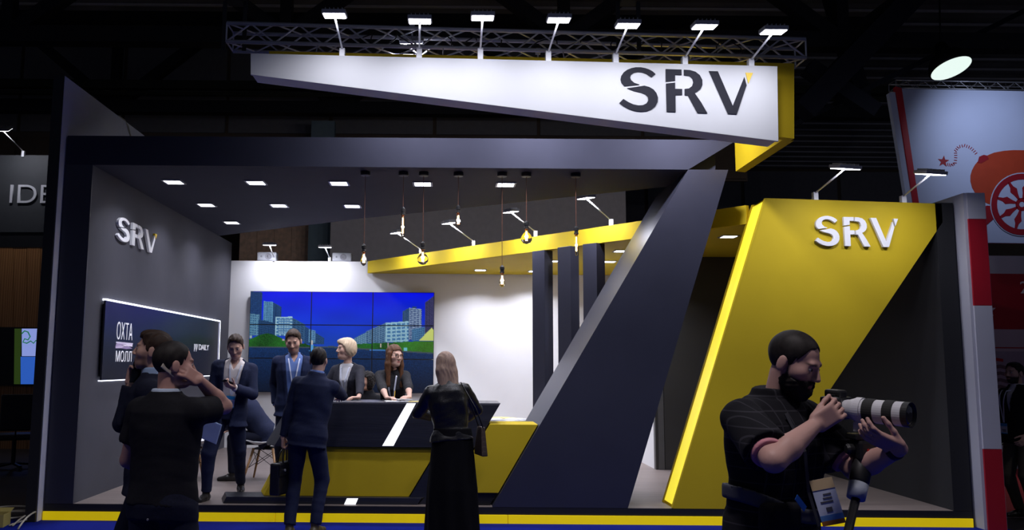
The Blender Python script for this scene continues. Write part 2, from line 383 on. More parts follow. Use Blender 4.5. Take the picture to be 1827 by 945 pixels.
# ------------------------------------------------------------------ recessed downlights
def downlight(label, x, y, z, watts, group, s=.23, spread=130):
    t = thing('downlight', label, 'ceiling light', (x, y, z), group=group); h = s/2
    fr = MB()
    for lo, hi in (((-h, -h, -.012), (h, -h+.022, 0)), ((-h, h-.022, -.012), (h, h, 0)), ((-h, -h+.022, -.012), (-h+.022, h-.022, 0)), ((h-.022, -h+.022, -.012), (h, h-.022, 0))): fr.box(lo, hi)
    fr.build('trim_ring', greym, t)
    MB().box((-h+.022, -h+.022, -.008), (h-.022, h-.022, -.001)).build('diffuser', lampw, t)
    area('lamp_light', (0, 0, -.014), (0, 0, -1), s-.06, watts, parent=t, spread=spread)
DL = [((315, 327), 'front row, next to the left wall'), ((459, 327), 'front row, second from the left wall'), ((605, 326), 'front row, third from the left wall'), ((754, 326), 'front row, between the pendant cords'), ((903, 326), 'front row, furthest right'),
      ((370, 366), 'second row, next to the left wall'), ((498, 366), 'second row, middle'), ((628, 366), 'second row, nearest the pendants'), ((413, 396), 'back corner by the left wall')]
for (px, lb) in DL:
    q = P(*px, Z=ZS); row = 9.66 if px[1] < 340 else 11.09 if px[1] < 380 else 12.5
    downlight('square recessed light in the dark soffit, '+lb, q.x, row, ZS, W_DOWN, 'lights in the dark soffit')
for (px, lb) in [((857, 481), 'left of the columns'), ((953, 483), 'beside the left column'), ((985, 465), 'between left and middle column'), ((1087, 466), 'right of the columns'), ((1108, 447), 'half hidden by the slanted leg'), ((1300, 421), 'over the passage by the yellow tower')]:
    q = P(*px, Z=ZC); downlight('square recessed light in the yellow canopy, '+lb, q.x, q.y, ZC, W_CANOPY*(.45 if px[0] == 1300 else 1), 'lights in the yellow canopy', s=.21)

# ------------------------------------------------------------------ pendants with filament bulbs
glass = M('bulb_glass', (1, .93, .82), .02, trans=1.0, ior=1.03, var=0)
fil = M('filament', (1, .5, .2), .5, emit=(1.0, .50, .20), es=26, var=0)
copper = M('copper_collar', (.55, .16, .06), .35, metal=1)
cordm = M('brown_cord', (.12, .045, .025), .8)
PN = [(652, 473, 'pear', 'small bulb, the furthest left'), (720, 424, 'tube', 'long tube bulb, second from the left'), (756, 471, 'globe', 'globe bulb, third from the left'), (818, 404, 'cone', 'short cone bulb hanging highest'), (896, 511, 'pear', 'pear bulb hanging lowest'), (939, 434, 'globe', 'globe bulb, second from the right'), (1027, 455, 'tubes', 'slim tube bulb, the furthest right')]
SH = {'pear': (.135, [(.014, 0), (.016, -.02), (.030, -.055), (.034, -.085), (.026, -.118), (.008, -.134)]),
      'globe': (.15, [(.014, 0), (.018, -.02), (.045, -.045), (.062, -.08), (.058, -.115), (.035, -.142), (.008, -.150)]),
      'tube': (.24, [(.014, 0), (.021, -.02), (.022, -.12), (.021, -.21), (.012, -.235), (.004, -.24)]),
      'tubes': (.22, [(.013, 0), (.017, -.02), (.018, -.12), (.017, -.19), (.010, -.215), (.004, -.22)]),
      'cone': (.14, [(.014, 0), (.018, -.02), (.030, -.07), (.034, -.105), (.022, -.13), (.006, -.14)])}
for px, ybot, sh, lb in PN:
    X = P(px, 308, Y=9.07).x; zb = P(px, ybot, Y=9.07).z; L, prof = SH[sh]
    t = thing('pendant_lamp', 'pendant lamp on a brown cord, '+lb, 'pendant lamp', (X, 9.07, ZS), group='filament pendants under the portal')
    MB().lathe([(.052, 0), (.055, -.006), (.055, -.038), (.048, -.045), (.01, -.047)], n=24).build('ceiling_cup', black, t)
    zs = zb-ZS+L      # bulb neck
    MB().tube([(0, 0, -.045), (0, 0, zs+.095)], .0035, 6).build('cord', cordm, t)
    MB().lathe([(.006, zs+.10), (.012, zs+.095), (.018, zs+.085), (.026, zs+.08), (.026, zs+.05), (.021, zs+.046), (.021, zs+.03), (.025, zs+.026), (.025, zs+.012), (.02, zs+.008)], n=18).build('socket', black, t, smooth=False)
    MB().lathe([(.0175, zs+.008), (.0175, zs-.006)], n=14).build('collar', copper, t)
    bl = MB().lathe([(r, z+zs-.006) for r, z in prof], n=20).build('bulb', glass, t, smooth=True)
    fm = MB()
    for k in range(4):
        a = k*math.pi/2+.4; r = .006 if 'tube' in sh else .011
        fm.tube([(r*.5*math.cos(a), r*.5*math.sin(a), zs-.02), (r*math.cos(a), r*math.sin(a), zs-L*.8)], .0028, 5)
    fm.build('filament', fil, bl)
    l = bpy.data.lights.new('bulb_light', 'POINT'); l.energy = W_BULB; l.color = (1, .62, .32); l.shadow_soft_size = .02
    o = bpy.data.objects.new('bulb_light', l); o.location = (0, 0, zs-L*.5); link(o, t)

# ------------------------------------------------------------------ columns
for i, (x, y) in enumerate([(1.31, 11.62), (1.61, 11.21), (1.90, 10.90)]):
    c_ = MB().box((-.085, -.115, ZP2), (.085, .115, ZC)).build('column', navy, bevel=.004, label='dark square column under the yellow canopy, '+['furthest left', 'middle', 'nearest the slanted leg'][i], cat='column', group='columns under the canopy')
    c_.location = (x, y, 0); c_.rotation_euler = (0, 0, math.atan2(fd.y, fd.x)+math.pi/2)

# ------------------------------------------------------------------ grey speakers on the back wall
for i, px in enumerate([478, 611]):
    q = P(px, 459, Y=YB+.1); t = thing('wall_speaker', 'grey loudspeaker lying on the white back wall, '+['left one behind the lamp', 'right one'][i], 'speaker', (q.x, YB+.08, 3.402), group='speakers on the back wall')
    MB().box((-.17, -.09, 0), (.17, .09, .155)).build('cabinet', M('speaker_grey', (.30, .31, .34), .6), t, bevel=.02)
    MB().lathe([(.058, 0), (.055, .008), (.03, .004), (.01, .012)], c=(.03, -.091, .078), n=20, axis=Matrix.Rotation(math.pi/2, 3, 'X')).build('cone', M('speaker_cone', (.16, .16, .18), .6), t)
    MB().lathe([(.018, 0), (.012, .006)], c=(-.09, -.091, .078), n=12, axis=Matrix.Rotation(math.pi/2, 3, 'X')).build('tweeter', M('speaker_cone'), t)

# ------------------------------------------------------------------ light box on the left wall
c0 = P(189, 535, X=XL+.05); c1 = P(393, 574, X=XL+.05); cb = P(184, 678, X=XL+.05)
y0, y1, z1, z0 = c0.y, c1.y, c0.z, cb.z
lb = thing('logo_light_box', 'dark wall panel with a glowing white rim and mall logos', 'sign', (XL, (y0+y1)/2, z0))
plc(box('panel', (XL+.03, y0, z0), (XL+.05, y1, z1), M('light_box_face', (.022, .022, .032), .25), lb))
plc(box('backing', (XL+.002, y0+.04, z0+.04), (XL+.03, y1-.04, z1-.04), black, lb))
for lo, hi in (((XL+.012, y0, z1-.004), (XL+.052, y1, z1+.018)), ((XL+.012, y0, z0-.012), (XL+.052, y1, z0)), ((XL+.012, y1-.002, z0), (XL+.052, y1+.018, z1)), ((XL+.006, y1-.09, z0+.02), (XL+.0525, y1-.04, z1-.02))):
    plc(box('led_rim', lo, hi, lededge if lo[2] != z0+.02 else M('led_dim', (.3, .3, .4), .4, emit=(.7, .72, 1), es=.22, var=0), lb))
def wtxt(s, pxl, ytop, ybot, xs, bold=0, sp=1, mat=None):
    a = P(pxl, ybot, X=XL+.051); b = P(pxl, ytop, X=XL+.051)
    return plc(text_mesh('lettering', s, a, (0, 1, 0), (0, 0, 1), b.z-a.z, mat or M('lettering_white', (.7, .7, .75), .5, emit=(.8, .8, .9), es=.35, var=0), lb, depth=.003, xs=xs, bold=bold, space=sp))
wtxt('ОХТА', 207.5, 573, 605, .64, -.008, 1.02); wtxt('МОЛЛ', 206, 625, 645, .92, -.004, 1.05)
wtxt('ПЛАЗА', 311, 614, 622.5, 1.75, -.005); wtxt('|/|/ DAILY', 346, 613, 626.5, 1.75, .004, .92)
ribbon = [((207, 609), (237, 612), (236, 615), (207, 612)), ((207, 613), (222, 610), (224, 614), (206, 618)), ((218, 615), (236, 613), (236, 618), (222, 617)), ((206, 617), (218, 616), (228, 621), (206, 621)), ((216, 621), (226, 616), (236, 621.5), (225, 622.5))]
rcol = [(.62, .56, .72), (.35, .27, .45), (.72, .66, .8), (.5, .42, .6), (.26, .2, .36)]
for r, cc in zip(ribbon, rcol):
    plc(MB().prism([P(x, y, X=XL+.051) for x, y in r], (.003, 0, 0)).build('ribbon', M('ribbon_%d' % rcol.index(cc), cc, .5, emit=cc, es=.25, var=0), lb))

# ------------------------------------------------------------------ video wall (3 x 3 panels, one picture across)
def picture(u, v):
    x = 200+u*1410; y = 90+v*745
    col = np.zeros(u.shape+(3,)); g = np.clip((y-90)/400, 0, 1)[..., None]
    edge = np.clip(np.abs(x-640)/900, 0, 1)[..., None]
    col[:] = np.array([.0, .002, .78])*(1-g)+np.array([.008, .06, .48])*g
    col *= 1-.35*edge*g
    cl = (np.sin(x*.013+y*.021)+np.sin(x*.007-y*.033+1.3))[..., None]*.5
    col = col*(1+.10*cl)
    rs = np.random.RandomState(3)
    def bld(x0, x1, yt0, yt1, yb, c, win, wx, wy, wc):
        top = yt0+(yt1-yt0)*(x-x0)/(x1-x0); mk = (x >= x0) & (x < x1) & (y >= top) & (y < yb)
        col[mk] = c
        if win:
            col[mk] = col[mk]*rs.uniform(.75, 1.25, (int(mk.sum()), 1))
            lx = ((x-x0) % wx)/wx; ly = ((y-top) % wy)/wy; wk = mk & (lx > .3) & (ly > .42); col[wk] = wc
    bld(200, 290, 92, 98, 330, (.012, .05, .16), 1, 12, 13, (.004, .02, .09))
    bld(305, 375, 165, 170, 330, (.10, .27, .45), 1, 16, 12, (.02, .08, .2)); bld(375, 440, 172, 205, 330, (.015, .06, .17), 1, 11, 12, (.005, .03, .1))
    bld(200, 275, 258, 266, 420, (.10, .24, .36), 1, 18, 18, (.03, .1, .22)); bld(270, 400, 300, 325, 420, (.015, .055, .15), 1, 14, 15, (.006, .03, .09))
    bld(620, 775, 345, 435, 480, (.02, .07, .19), 1, 13, 14, (.008, .035, .11)); bld(655, 705, 372, 380, 470, (.12, .28, .48), 1, 12, 14, (.04, .12, .26))
    bld(525, 625, 285, 335, 460, (.03, .09, .20), 1, 30, 17, (.012, .045, .12)); bld(398, 528, 280, 278, 420, (.30, .50, .62), 1, 34, 24, (.05, .16, .33))
    bld(420, 510, 292, 292, 405, (.06, .17, .36), 1, 20, 18, (.22, .38, .5))
    bld(1000, 1110, 435, 380, 475, (.05, .14, .28), 1, 16, 14, (.16, .3, .42)); bld(1090, 1250, 385, 315, 470, (.10, .2, .33), 1, 20, 15, (.02, .07, .17))
    bld(1370, 1420, 232, 205, 440, (.03, .08, .18), 1, 12, 12, (.012, .04, .11)); bld(1418, 1515, 205, 215, 445, (.22, .3, .44), 1, 26, 14, (.03, .06, .17))
    bld(1440, 1475, 195, 195, 208, (.02, .05, .14), 0, 1, 1, 0)
    bld(1240, 1415, 318, 305, 462, (.26, .46, .58), 1, 38, 27, (.05, .16, .34)); bld(1440, 1545, 365, 345, 448, (.06, .17, .32), 1, 16, 16, (.02, .08, .2))
    bld(1540, 1612, 165, 112, 440, (.05, .045, .12), 1, 11, 14, (.015, .02, .07))
    tent = (y > 352+np.abs(x-1592)*1.0) & (y < 448) & (x > 1495); col[tent] = (.55, .62, .16)
    hl = 470-65*np.exp(-((x-340)/130)**2)+.0*x; hl = np.where(x < 640, hl+0, 470+8*np.sin(x*.02)); hr = np.where(x > 1000, 478-26*np.clip((x-1000)/500, 0, 1), 600)
    sh = np.where(x < 700, 508, np.where(x < 850, 508-(x-700)*.05, np.where(x < 1000, 505, 512+(x-1000)*.052)))
    gl = np.where(x < 850, np.minimum(hl+np.clip((x-560)*.12, 0, 60), sh), hr)
    gr = (y > gl) & (y < sh); n = (rs.uniform(-1.3, 1.3, x.shape)+np.sin(x*.02+y*.01))[..., None]
    gc = np.array([.012, .10, .012])*(1+.35*n)+np.array([.03, .09, .0])*np.clip((x-1200)/400, 0, 1)[..., None]
    col[gr] = gc[gr]
    bank = (y > sh-8) & (y < sh+3); col[bank] = (.05, .075, .09)
    wt = y >= sh+2
    d = np.clip((y-505)/330, 0, 1)[..., None]; wv = (np.sin(y*.55+np.sin(x*.045)*2.2)+np.sin(y*.9+x*.06)*.7)[..., None]
    wc = np.array([.005, .028, .11])*(1-d)+np.array([.002, .007, .025])*d; wc = wc*(1+.45*rs.uniform(-1, 1, x.shape)[..., None])*(1+.38*wv*np.clip((x-200)/900, .25, 1)[..., None])
    col[wt] = wc[wt]
    for (cx, cy, w, h, c) in [(682, 470, 7, 18, (.5, .5, .5)), (682, 505, 9, 20, (.1, .35, .7)), (682, 528, 22, 5, (.05, .25, .6)), (1205, 485, 4, 14, (.5, .45, .4)), (1262, 482, 4, 16, (.4, .3, .3)), (1395, 512, 14, 12, (.15, .5, .6)), (462, 450, 8, 6, (.4, .3, .35)), (215, 430, 8, 10, (.3, .4, .4)), (1180, 522, 60, 4, (.05, .2, .55))]:
        k = (np.abs(x-cx) < w) & (np.abs(y-cy) < h); col[k] = c
    low = np.clip((y-300)/500, 0, 1)[..., None]; col *= 1-.35*low
    return np.clip(col, 0, 1)
v0 = P(447, 520, Y=YB-.09); v1 = P(775, 521, Y=YB-.09); vb = P(447, 697, Y=YB-.09)
VX0, VX1, VZ1, VZ0 = v0.x, v1.x, v0.z+.01, vb.z-.02
vw = thing('video_wall', 'three by three video wall showing apartment blocks by blue water', 'screen', ((VX0+VX1)/2, YB-.05, VZ0))
plc(box('mount', (VX0+.1, YB-.05, VZ0+.1), (VX1-.1, YB, VZ1-.1), black, vw))
scr_m = MV('screen_picture', .4, emit=.95, spec=.08)
NX, NZ = 108, 60
for i in range(3):
    for j in range(3):
        xa, xb = VX0+(VX1-VX0)*i/3, VX0+(VX1-VX0)*(i+1)/3; zb_, zt = VZ1-(VZ1-VZ0)*(j+1)/3, VZ1-(VZ1-VZ0)*j/3
        pn = plc(box('screen_panel', (xa+.001, YB-.09, zb_+.001), (xb-.001, YB-.05, zt-.001), black, vw))
        e = .008; gx = np.linspace(xa+e, xb-e, NX+1); gz = np.linspace(zt-e, zb_+e, NZ+1)
        XX, ZZ = np.meshgrid(gx, gz); vv = np.stack([XX, np.full_like(XX, YB-.0915), ZZ], -1).reshape(-1, 3)
        idx = np.arange((NX+1)*(NZ+1)).reshape(NZ+1, NX+1)
        ff = np.stack([idx[:-1, :-1], idx[1:, :-1], idx[1:, 1:], idx[:-1, 1:]], -1).reshape(-1, 4)
        me = bpy.data.meshes.new('picture'); me.from_pydata(vv.tolist(), [], ff.tolist()); me.materials.append(scr_m)
        col = picture((XX-VX0)/(VX1-VX0), (VZ1-ZZ)/(VZ1-VZ0)).reshape(-1, 3)
        at = me.color_attributes.new('Col', 'FLOAT_COLOR', 'POINT'); at.data.foreach_set('color', np.c_[col, np.ones(len(col))].astype(np.float32).ravel())
        po_ = bpy.data.objects.new('picture', me); link(po_, pn); po_.matrix_parent_inverse = pn.matrix_parent_inverse.copy(); po_.matrix_parent_inverse = (vw.matrix_basis @ pn.matrix_parent_inverse @ pn.matrix_basis).inverted()

# ------------------------------------------------------------------ reception counter
YC = 8.98
def ZC_(y): return P(650, y, Y=YC).z
zt, zm, zp = ZC_(717), ZC_(797), ZC_(886)
k_s = .56                      # slant: x per z
def cx(px, py): return P(px, py, Y=YC).x
ct = thing('reception_counter', 'dark slanted reception counter with a yellow middle and white light bars', 'counter', (-.7, YC, ZP2))
def plan(xl, xr, cl=.16, dep=.62, yo=0, cd=.32):
    cd = min(cd, dep-yo-.02); return [(xl, YC+yo), (xr, YC+yo), (xr, YC+dep), (xl-cl, YC+dep), (xl-cl, YC+yo+cd)]
def slant(name, xl0, xr0, z0, z1, ks, mat, yo=0, dep=.62, bev=.003, ksr=None, cl=.16):
    """plan extruded from z0 to z1, shifting right by ks per metre (ksr for the right end)"""
    ksr = ks if ksr is None else ksr; d = z1-z0
    lo = plan(xl0, xr0, cl, dep, yo); hi = plan(xl0+ks*d, xr0+ksr*d, cl, dep, yo); n = len(lo)
    v = [(x, y, z0) for x, y in lo]+[(x, y, z1) for x, y in hi]
    f = [tuple(range(n))[::-1], tuple(range(n, 2*n))]+[(i, (i+1) % n, (i+1) % n+n, i+n) for i in range(n)]
    return plc(MB().add(v, f).build(name, mat, ct, bevel=bev))
cdark = M('counter_dark_laminate', (.020, .021, .030), .38, scale=1.2, var=.25, stretch=(.4, 1, 10), bump=.15, bscale=12)
slant('upper_block', cx(489, 797), cx(846, 797), zm, zt-.018, .60, cdark)
slant('counter_top', cx(489, 797)+.60*(zt-.017-zm)-.0, cx(846, 797)+.60*(zt-.017-zm), zt-.017, zt, .5, M('counter_top_grey', (.10, .10, .115), .35), yo=-.0, dep=.64)
slant('yellow_block', cx(469, 885), cx(729, 885), zp, zm-.002, .50, yellow, yo=.035, dep=.6, ksr=.60, cl=.10)
slant('base_block', cx(417, 885)-.10, cx(745, 885), ZP2, zp-.002, .50, cdark, yo=-.035, dep=.30, ksr=.6, cl=.10)
xr0 = cx(729, 885)+.012
rp = [(xr0, YC, zp), (xr0+.36, YC, zp), (xr0+.36+.6*(zm-zp), YC, zm-.002), (xr0+.6*(zm-zp), YC, zm-.002)]
plc(MB().prism(rp, (0, .6, 0)).build('riser_block', cdark, ct))
rp = [(cx(745, 885)+.002, YC, ZP2), (xr0+.29, YC, ZP2), (xr0+.36, YC, zp-.002), (cx(745, 885)+.08, YC, zp-.002)]
plc(MB().prism(rp, (0, .6, 0)).build('riser_foot', cdark, ct))
def bar(pts, yy):
    return plc(MB().prism([P(x, y, Y=yy) for x, y in pts], (0, -.004, 0)).build('light_bar', ledw, ct))
bar([(726, 719), (742, 719), (702, 795), (682, 795)], YC-.0015); bar([(619, 888.5), (639, 888.5), (630, 910), (609, 910)], YC-.0365)
# yellow side counter by the slanted leg
sc = thing('side_counter', 'low yellow side counter on a black plinth beside the slanted leg', 'counter', (.4, 9, ZP2))
zt2 = P(930, 757, Y=8.92).z; zb2 = P(890, 879, Y=8.92).z
def ll(z): return cx(846, 797)+.60*(z-zm)+.015
def lx(z): return .47+(z-ZP2)/(ZS-ZP2)*(2.569-.47)-.012
plc(MB().prism([(ll(zb2), 8.92, zb2), (lx(zb2), 8.92, zb2), (lx(zt2), 8.92, zt2), (ll(zt2), 8.92, zt2)], (0, .5, 0)).build('cabinet', yellow, sc, bevel=.003))
plc(MB().prism([(ll(ZP2)+.02, 8.95, ZP2), (lx(ZP2)-.01, 8.95, ZP2), (lx(zb2)-.01, 8.95, zb2-.001), (ll(zb2)+.02, 8.95, zb2-.001)], (0, .44, 0)).build('plinth', black, sc))
# ================================================================== furniture behind the counter
shell_m = M('white_shell_plastic', (.75, .75, .77), .35, var=.01)
def shell_chair(label, x, y, rz):
    t = thing('shell_chair', label, 'chair', (x, y, ZP2), rz, group='white shell chairs on beech legs')
    # seat + back as one moulded shell: a grid swept along a profile (facing +y)
    prof = [(.21, .455), (.19, .45), (.10, .43), (0, .425), (-.10, .435), (-.17, .475), (-.205, .56), (-.225, .66), (-.245, .76), (-.255, .81)]
    v = []; f = []; nx = 13
    for j, (py, pz) in enumerate(prof):
        hw = .225-.02*max(0, j-5)*.35-(.04 if j in (0, len(prof)-1) else 0)
        for i in range(nx):
            u = -1+2*i/(nx-1); lift = .05*abs(u)**3 if j < 5 else .02*abs(u)**3; fwd = .06*abs(u)**3 if j >= 5 else 0
            v.append((u*hw, py+fwd, pz+lift))
    for j in range(len(prof)-1):
        for i in range(nx-1): f.append((j*nx+i, j*nx+i+1, (j+1)*nx+i+1, (j+1)*nx+i))
    o = mesh_obj('shell', v, f, shell_m, t, smooth=True); sd = o.modifiers.new('thickness', 'SOLIDIFY'); sd.thickness = .012
    tops = [(.13, .12), (-.13, .12), (-.13, -.12), (.13, -.12)]; feet = [(.22, .22), (-.22, .22), (-.22, -.22), (.22, -.22)]
    for (a, b), (c, d) in zip(tops, feet): MB().tube([(a, b, .40), (c, d, .0)], [.017, .012], 8).build('leg', beech, t, smooth=True)
    for k in range(4):
        (a, b), (c, d) = tops[k], feet[(k+1) % 4]
        p = Vector((a, b, .36)); q = Vector((tops[(k+1) % 4][0]*1.35, tops[(k+1) % 4][1]*1.35, .17)); MB().tube([p, q], .004, 5).build('wire_brace', blackm, t)
        q2 = Vector((tops[(k+1) % 4][0], tops[(k+1) % 4][1], .36)); MB().tube([q2, (a*1.35, b*1.35, .17)], .004, 5).build('wire_brace', blackm, t)
    MB().box((-.14, -.13, .385), (.14, .13, .40)).build('seat_mount', blackm, t)
    return t
shell_chair('white shell chair on beech legs under the bending man', -2.26, 10.72, math.radians(85))
shell_chair('white shell chair by the left wall behind the phoning men', -3.22, 10.75, math.radians(-60))
shell_chair('white shell chair under the seated curly haired person behind the counter', -1.06, 11.45, math.radians(150))
def bistro(label, x, y, r, h):
    t = thing('bistro_table', label, 'table', (x, y, ZP2))
    MB().lathe([(r, h-.022), (r, h), (.01, h+.0005)], n=40).build('table_top', shell_m, t)
    for k in range(4):
        a = k*math.pi/2+.6; MB().tube([(.10*math.cos(a), .10*math.sin(a), h-.024), (r*.72*math.cos(a), r*.72*math.sin(a), 0)], .011, 8).build('leg', blackm, t)
    MB().lathe([(.13, h-.04), (.13, h-.023)], n=20).build('hub', blackm, t)
    return t
bistro('white round table carrying papers behind the side counter', .72, 11.15, .36, .745)
def papers(name, label, x, y, z, rz, w=.21, h=.297, n=3, mat=None, seed=0, thick=.003):
    t = thing(name, label, 'papers', (x, y, z), rz); rr = random.Random(seed)
    for i in range(n):
        a = rr.uniform(-.2, .2); m_ = Matrix.Rotation(a, 4, 'Z'); m_.translation = (rr.uniform(-.012, .012), rr.uniform(-.012, .012), i*thick)
        MB().box((-w/2, -h/2, 0), (w/2, h/2, thick*.9), m_).build('sheet', mat or paper, t)
    return t
papers('paper_stack', 'loose papers on the left of the round table', .60, 11.0, ZP2+.7465, .4, n=4, seed=1)
papers('paper_stack', 'loose papers on the right of the round table', .88, 11.08, ZP2+.7465, -.5, n=3, seed=2)
papers('leaflet_stack', 'pale yellow leaflets on the round table', .74, 11.32, ZP2+.7465, .9, n=3, seed=3, mat=M('yellow_paper', (.75, .62, .22), .7))
ZT = zt
papers('leaflet_stack', 'yellow leaflets on the counter beside the leather jacket woman', cx(745, 715), YC+.16, ZT+.001, .2, w=.24, h=.15, n=2, mat=M('yellow_paper'), seed=4)
papers('paper_stack', 'white sheets on the counter in front of the bespectacled woman', cx(707, 716), YC+.13, ZT+.001, .1, w=.26, h=.16, n=3, seed=5)

# ================================================================== right hand neighbour stand
red = M('red_panel', (.36, .006, .018), .5, scale=2)
bpale = M('billboard_lavender', (.36, .40, .55), .6, scale=2, var=.03)
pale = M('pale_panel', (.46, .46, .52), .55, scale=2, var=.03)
nw = thing('neighbour_wall', 'white boundary wall with red bands on its front edge right of the stand', 'wall', (5.53, 8.8, -.011))
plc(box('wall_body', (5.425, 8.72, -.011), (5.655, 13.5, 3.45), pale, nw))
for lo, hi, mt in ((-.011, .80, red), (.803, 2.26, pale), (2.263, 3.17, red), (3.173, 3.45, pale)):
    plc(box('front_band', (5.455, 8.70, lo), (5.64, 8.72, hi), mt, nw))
YH = 12.2
bb = thing('hanging_billboard', 'large pale hanging billboard with a red cannon emblem', 'billboard', (7.5, YH, 3.3))
def bpx(name, pts, mat, y=YH-.004, d=.004, par=None):
    return plc(MB().prism([P(a, b, Y=y) for a, b in pts], (0, d, 0)).build(name, mat, par or bb))
bpx('board', [(1609, 158), (1980, 166), (1980, 436), (1650, 431)], bpale, YH, .08)
bpx('red_edge', [(1598, 154), (1609, 157), (1650, 431), (1640, 431)], red, YH, .08)
bpx('side_panel', [(1586, 166), (1597, 164), (1639, 431), (1630, 431)], bpale, YH+.02, .08)
def zz(pts): return [(1640+x/4.503, 230+y/4.503) for x, y in pts]
cred = M('cannon_red', (.32, .035, .012), .5); cdk = M('cannon_dark_red', (.22, .004, .012), .5)
bar_ = [(545, 213), (600, 190), (680, 175), (760, 169), (842, 170), (1000, 176), (1400, 210), (1400, 420), (1000, 600), (842, 610), (640, 620), (552, 600), (505, 575), (465, 540), (465, 520), (450, 515), (425, 470), (412, 420), (412, 375), (425, 330), (450, 285), (470, 262)]
bpx('cannon_barrel', zz(bar_), cred)
bpx('breech_knob', zz([(470, 270), (483, 222), (520, 207), (545, 213), (560, 240), (500, 275)]), cdk, YH-.008)
bpx('carriage', zz([(540, 615), (610, 618), (640, 690), (600, 720), (490, 815), (482, 690)]), cdk, YH-.008)
star = [(195+48*(1 if k % 2 == 0 else .42)*math.sin(k*math.pi/5+.1), 260-48*(1 if k % 2 == 0 else .42)*math.cos(k*math.pi/5+.1)) for k in range(10)]
bpx('spark_star', zz(star), cdk)
fuse = [(228, 285), (262, 292), (290, 272), (295, 220), (292, 175), (318, 142), (365, 132), (410, 148), (445, 180), (475, 220)]
fp = []
for i in range(len(fuse)-1):
    for k in range(5): t_ = k/5; fp.append((fuse[i][0]*(1-t_)+fuse[i+1][0]*t_, fuse[i][1]*(1-t_)+fuse[i+1][1]*t_))
for i in range(0, len(fp)-2, 2):
    (a, b), (c, d) = fp[i], fp[i+1]; L = math.hypot(c-a, d-b) or 1; nx, ny = -(d-b)/L*12, (c-a)/L*12; ux, uy = (c-a)/L*3, (d-b)/L*3
    bpx('fuse_strand', zz([(a+nx-ux, b+ny-uy), (a+nx+ux, b+ny+uy), (a-nx+ux, b-ny+uy), (a-nx-ux, b-ny-uy)]), cdk)
def ring(r0, r1, n=40):
    return [((826+r*1.0*math.cos(2*math.pi*k/n)), (605+r*math.sin(2*math.pi*k/n))) for r in (r0, r1) for k in range(n)]
def ringobj(name, r0, r1, mat, y):
    pts = [P(*q, Y=y) for q in zz(ring(r0, r1))]; n = 40
    f = [(k, (k+1) % n, (k+1) % n+n, k+n) for k in range(n)]
    return plc(mesh_obj(name, pts, f, mat, bb))
bpx('wheel_disc', zz([(826+255*math.cos(2*math.pi*k/40), 605+255*math.sin(2*math.pi*k/40)) for k in range(40)]), bpale, YH-.012)
ringobj('wheel_rim', 200, 247, cdk, YH-.0165); ringobj('wheel_hub', 22, 52, cdk, YH-.0165)
for k in range(8):
    a = k*math.pi/4+.25; e = [(45, -8), (90, -16), (130, -30), (160, -14), (205, -9), (205, 9), (160, 14), (130, 30), (90, 16), (45, 8)]
    bpx('wheel_spoke', zz([(826+r*math.cos(a)-s_*math.sin(a), 605+r*math.sin(a)+s_*math.cos(a)) for r, s_ in e]), cdk, YH-.0165, .004)
truss('lighting_truss', 'thin dark truss above the cannon billboard', P(1598, 143, Y=YH+.1), P(1990, 150, Y=YH+.1), .2, .12, .012, 12, M('dim_alu', (.25, .25, .28), .4, metal=.8))
# lower back wall of the neighbour
YN = 14.0
nb = thing('neighbour_back_wall', 'white and red graphic wall with a star behind the right visitor', 'wall', (8.5, YN, 0))
def npx(name, pts, mat, y=YN-.004, d=.004): return plc(MB().prism([P(a, b, Y=y) for a, b in pts], (0, d, 0)).build(name, mat, nb))
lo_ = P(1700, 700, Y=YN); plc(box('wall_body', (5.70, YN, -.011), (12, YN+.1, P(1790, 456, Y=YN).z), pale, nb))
def band(y0, y1, mat, nm='band'): npx(nm, [(1690, y0-1), (1990, y0+2), (1990, y1+2), (1690, y1-1)], mat)
band(488, 587, red); band(619, 621, red); band(712, 716, red)
st = [(1766+11*(1 if k % 2 == 0 else .42)*math.sin(k*math.pi/5), 553-13*(1 if k % 2 == 0 else .42)*math.cos(k*math.pi/5)) for k in range(10)]
npx('star', st, white, YN-.008)
plc(text_mesh('lettering', '2', P(1821, 523, Y=YN-.006), (1, 0, 0), (0, 0, 1), .2, white, nb))
ph = M('photo_sky', (.30, .31, .40), .5); npx('photo_print', [(1752, 626), (1900, 628), (1900, 712), (1752, 711)], ph)
for k in range(5):
    npx('building_band', [(1755, 655+k*12), (1785, 650+k*12), (1800, 654+k*12), (1800, 660+k*12), (1785, 656+k*12), (1755, 661+k*12)], M('photo_building', (.12, .10, .12), .5), YN-.008)
npx('roof_sign', [(1754, 634), (1790, 640), (1790, 645), (1754, 640)], red, YN-.008)
box('red_carpet', (5.70, 9.6, -.011), (12, 13.95, .002), M('red_carpet', (.30, .01, .015), .9, scale=100, bump=.2), label='red carpet of the neighbouring stand behind the right visitor', cat='carpet')
wd = thing('white_desk', 'white neighbour desk cut off by the right edge', 'desk', (7.2, 9.3, .0))
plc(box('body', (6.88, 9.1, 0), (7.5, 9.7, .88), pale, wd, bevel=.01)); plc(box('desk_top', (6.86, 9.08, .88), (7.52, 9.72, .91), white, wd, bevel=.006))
pl = thing('planter_box', 'low white planter with a dark green hedge behind the right visitor', 'planter', (7.45, 12.3, 0))
pbm = MB().box((-.55, -.15, 0), (.55, .15, .45)); pbm.build('trough', white, pl, bevel=.01)
rr = random.Random(5)
lf = MB()
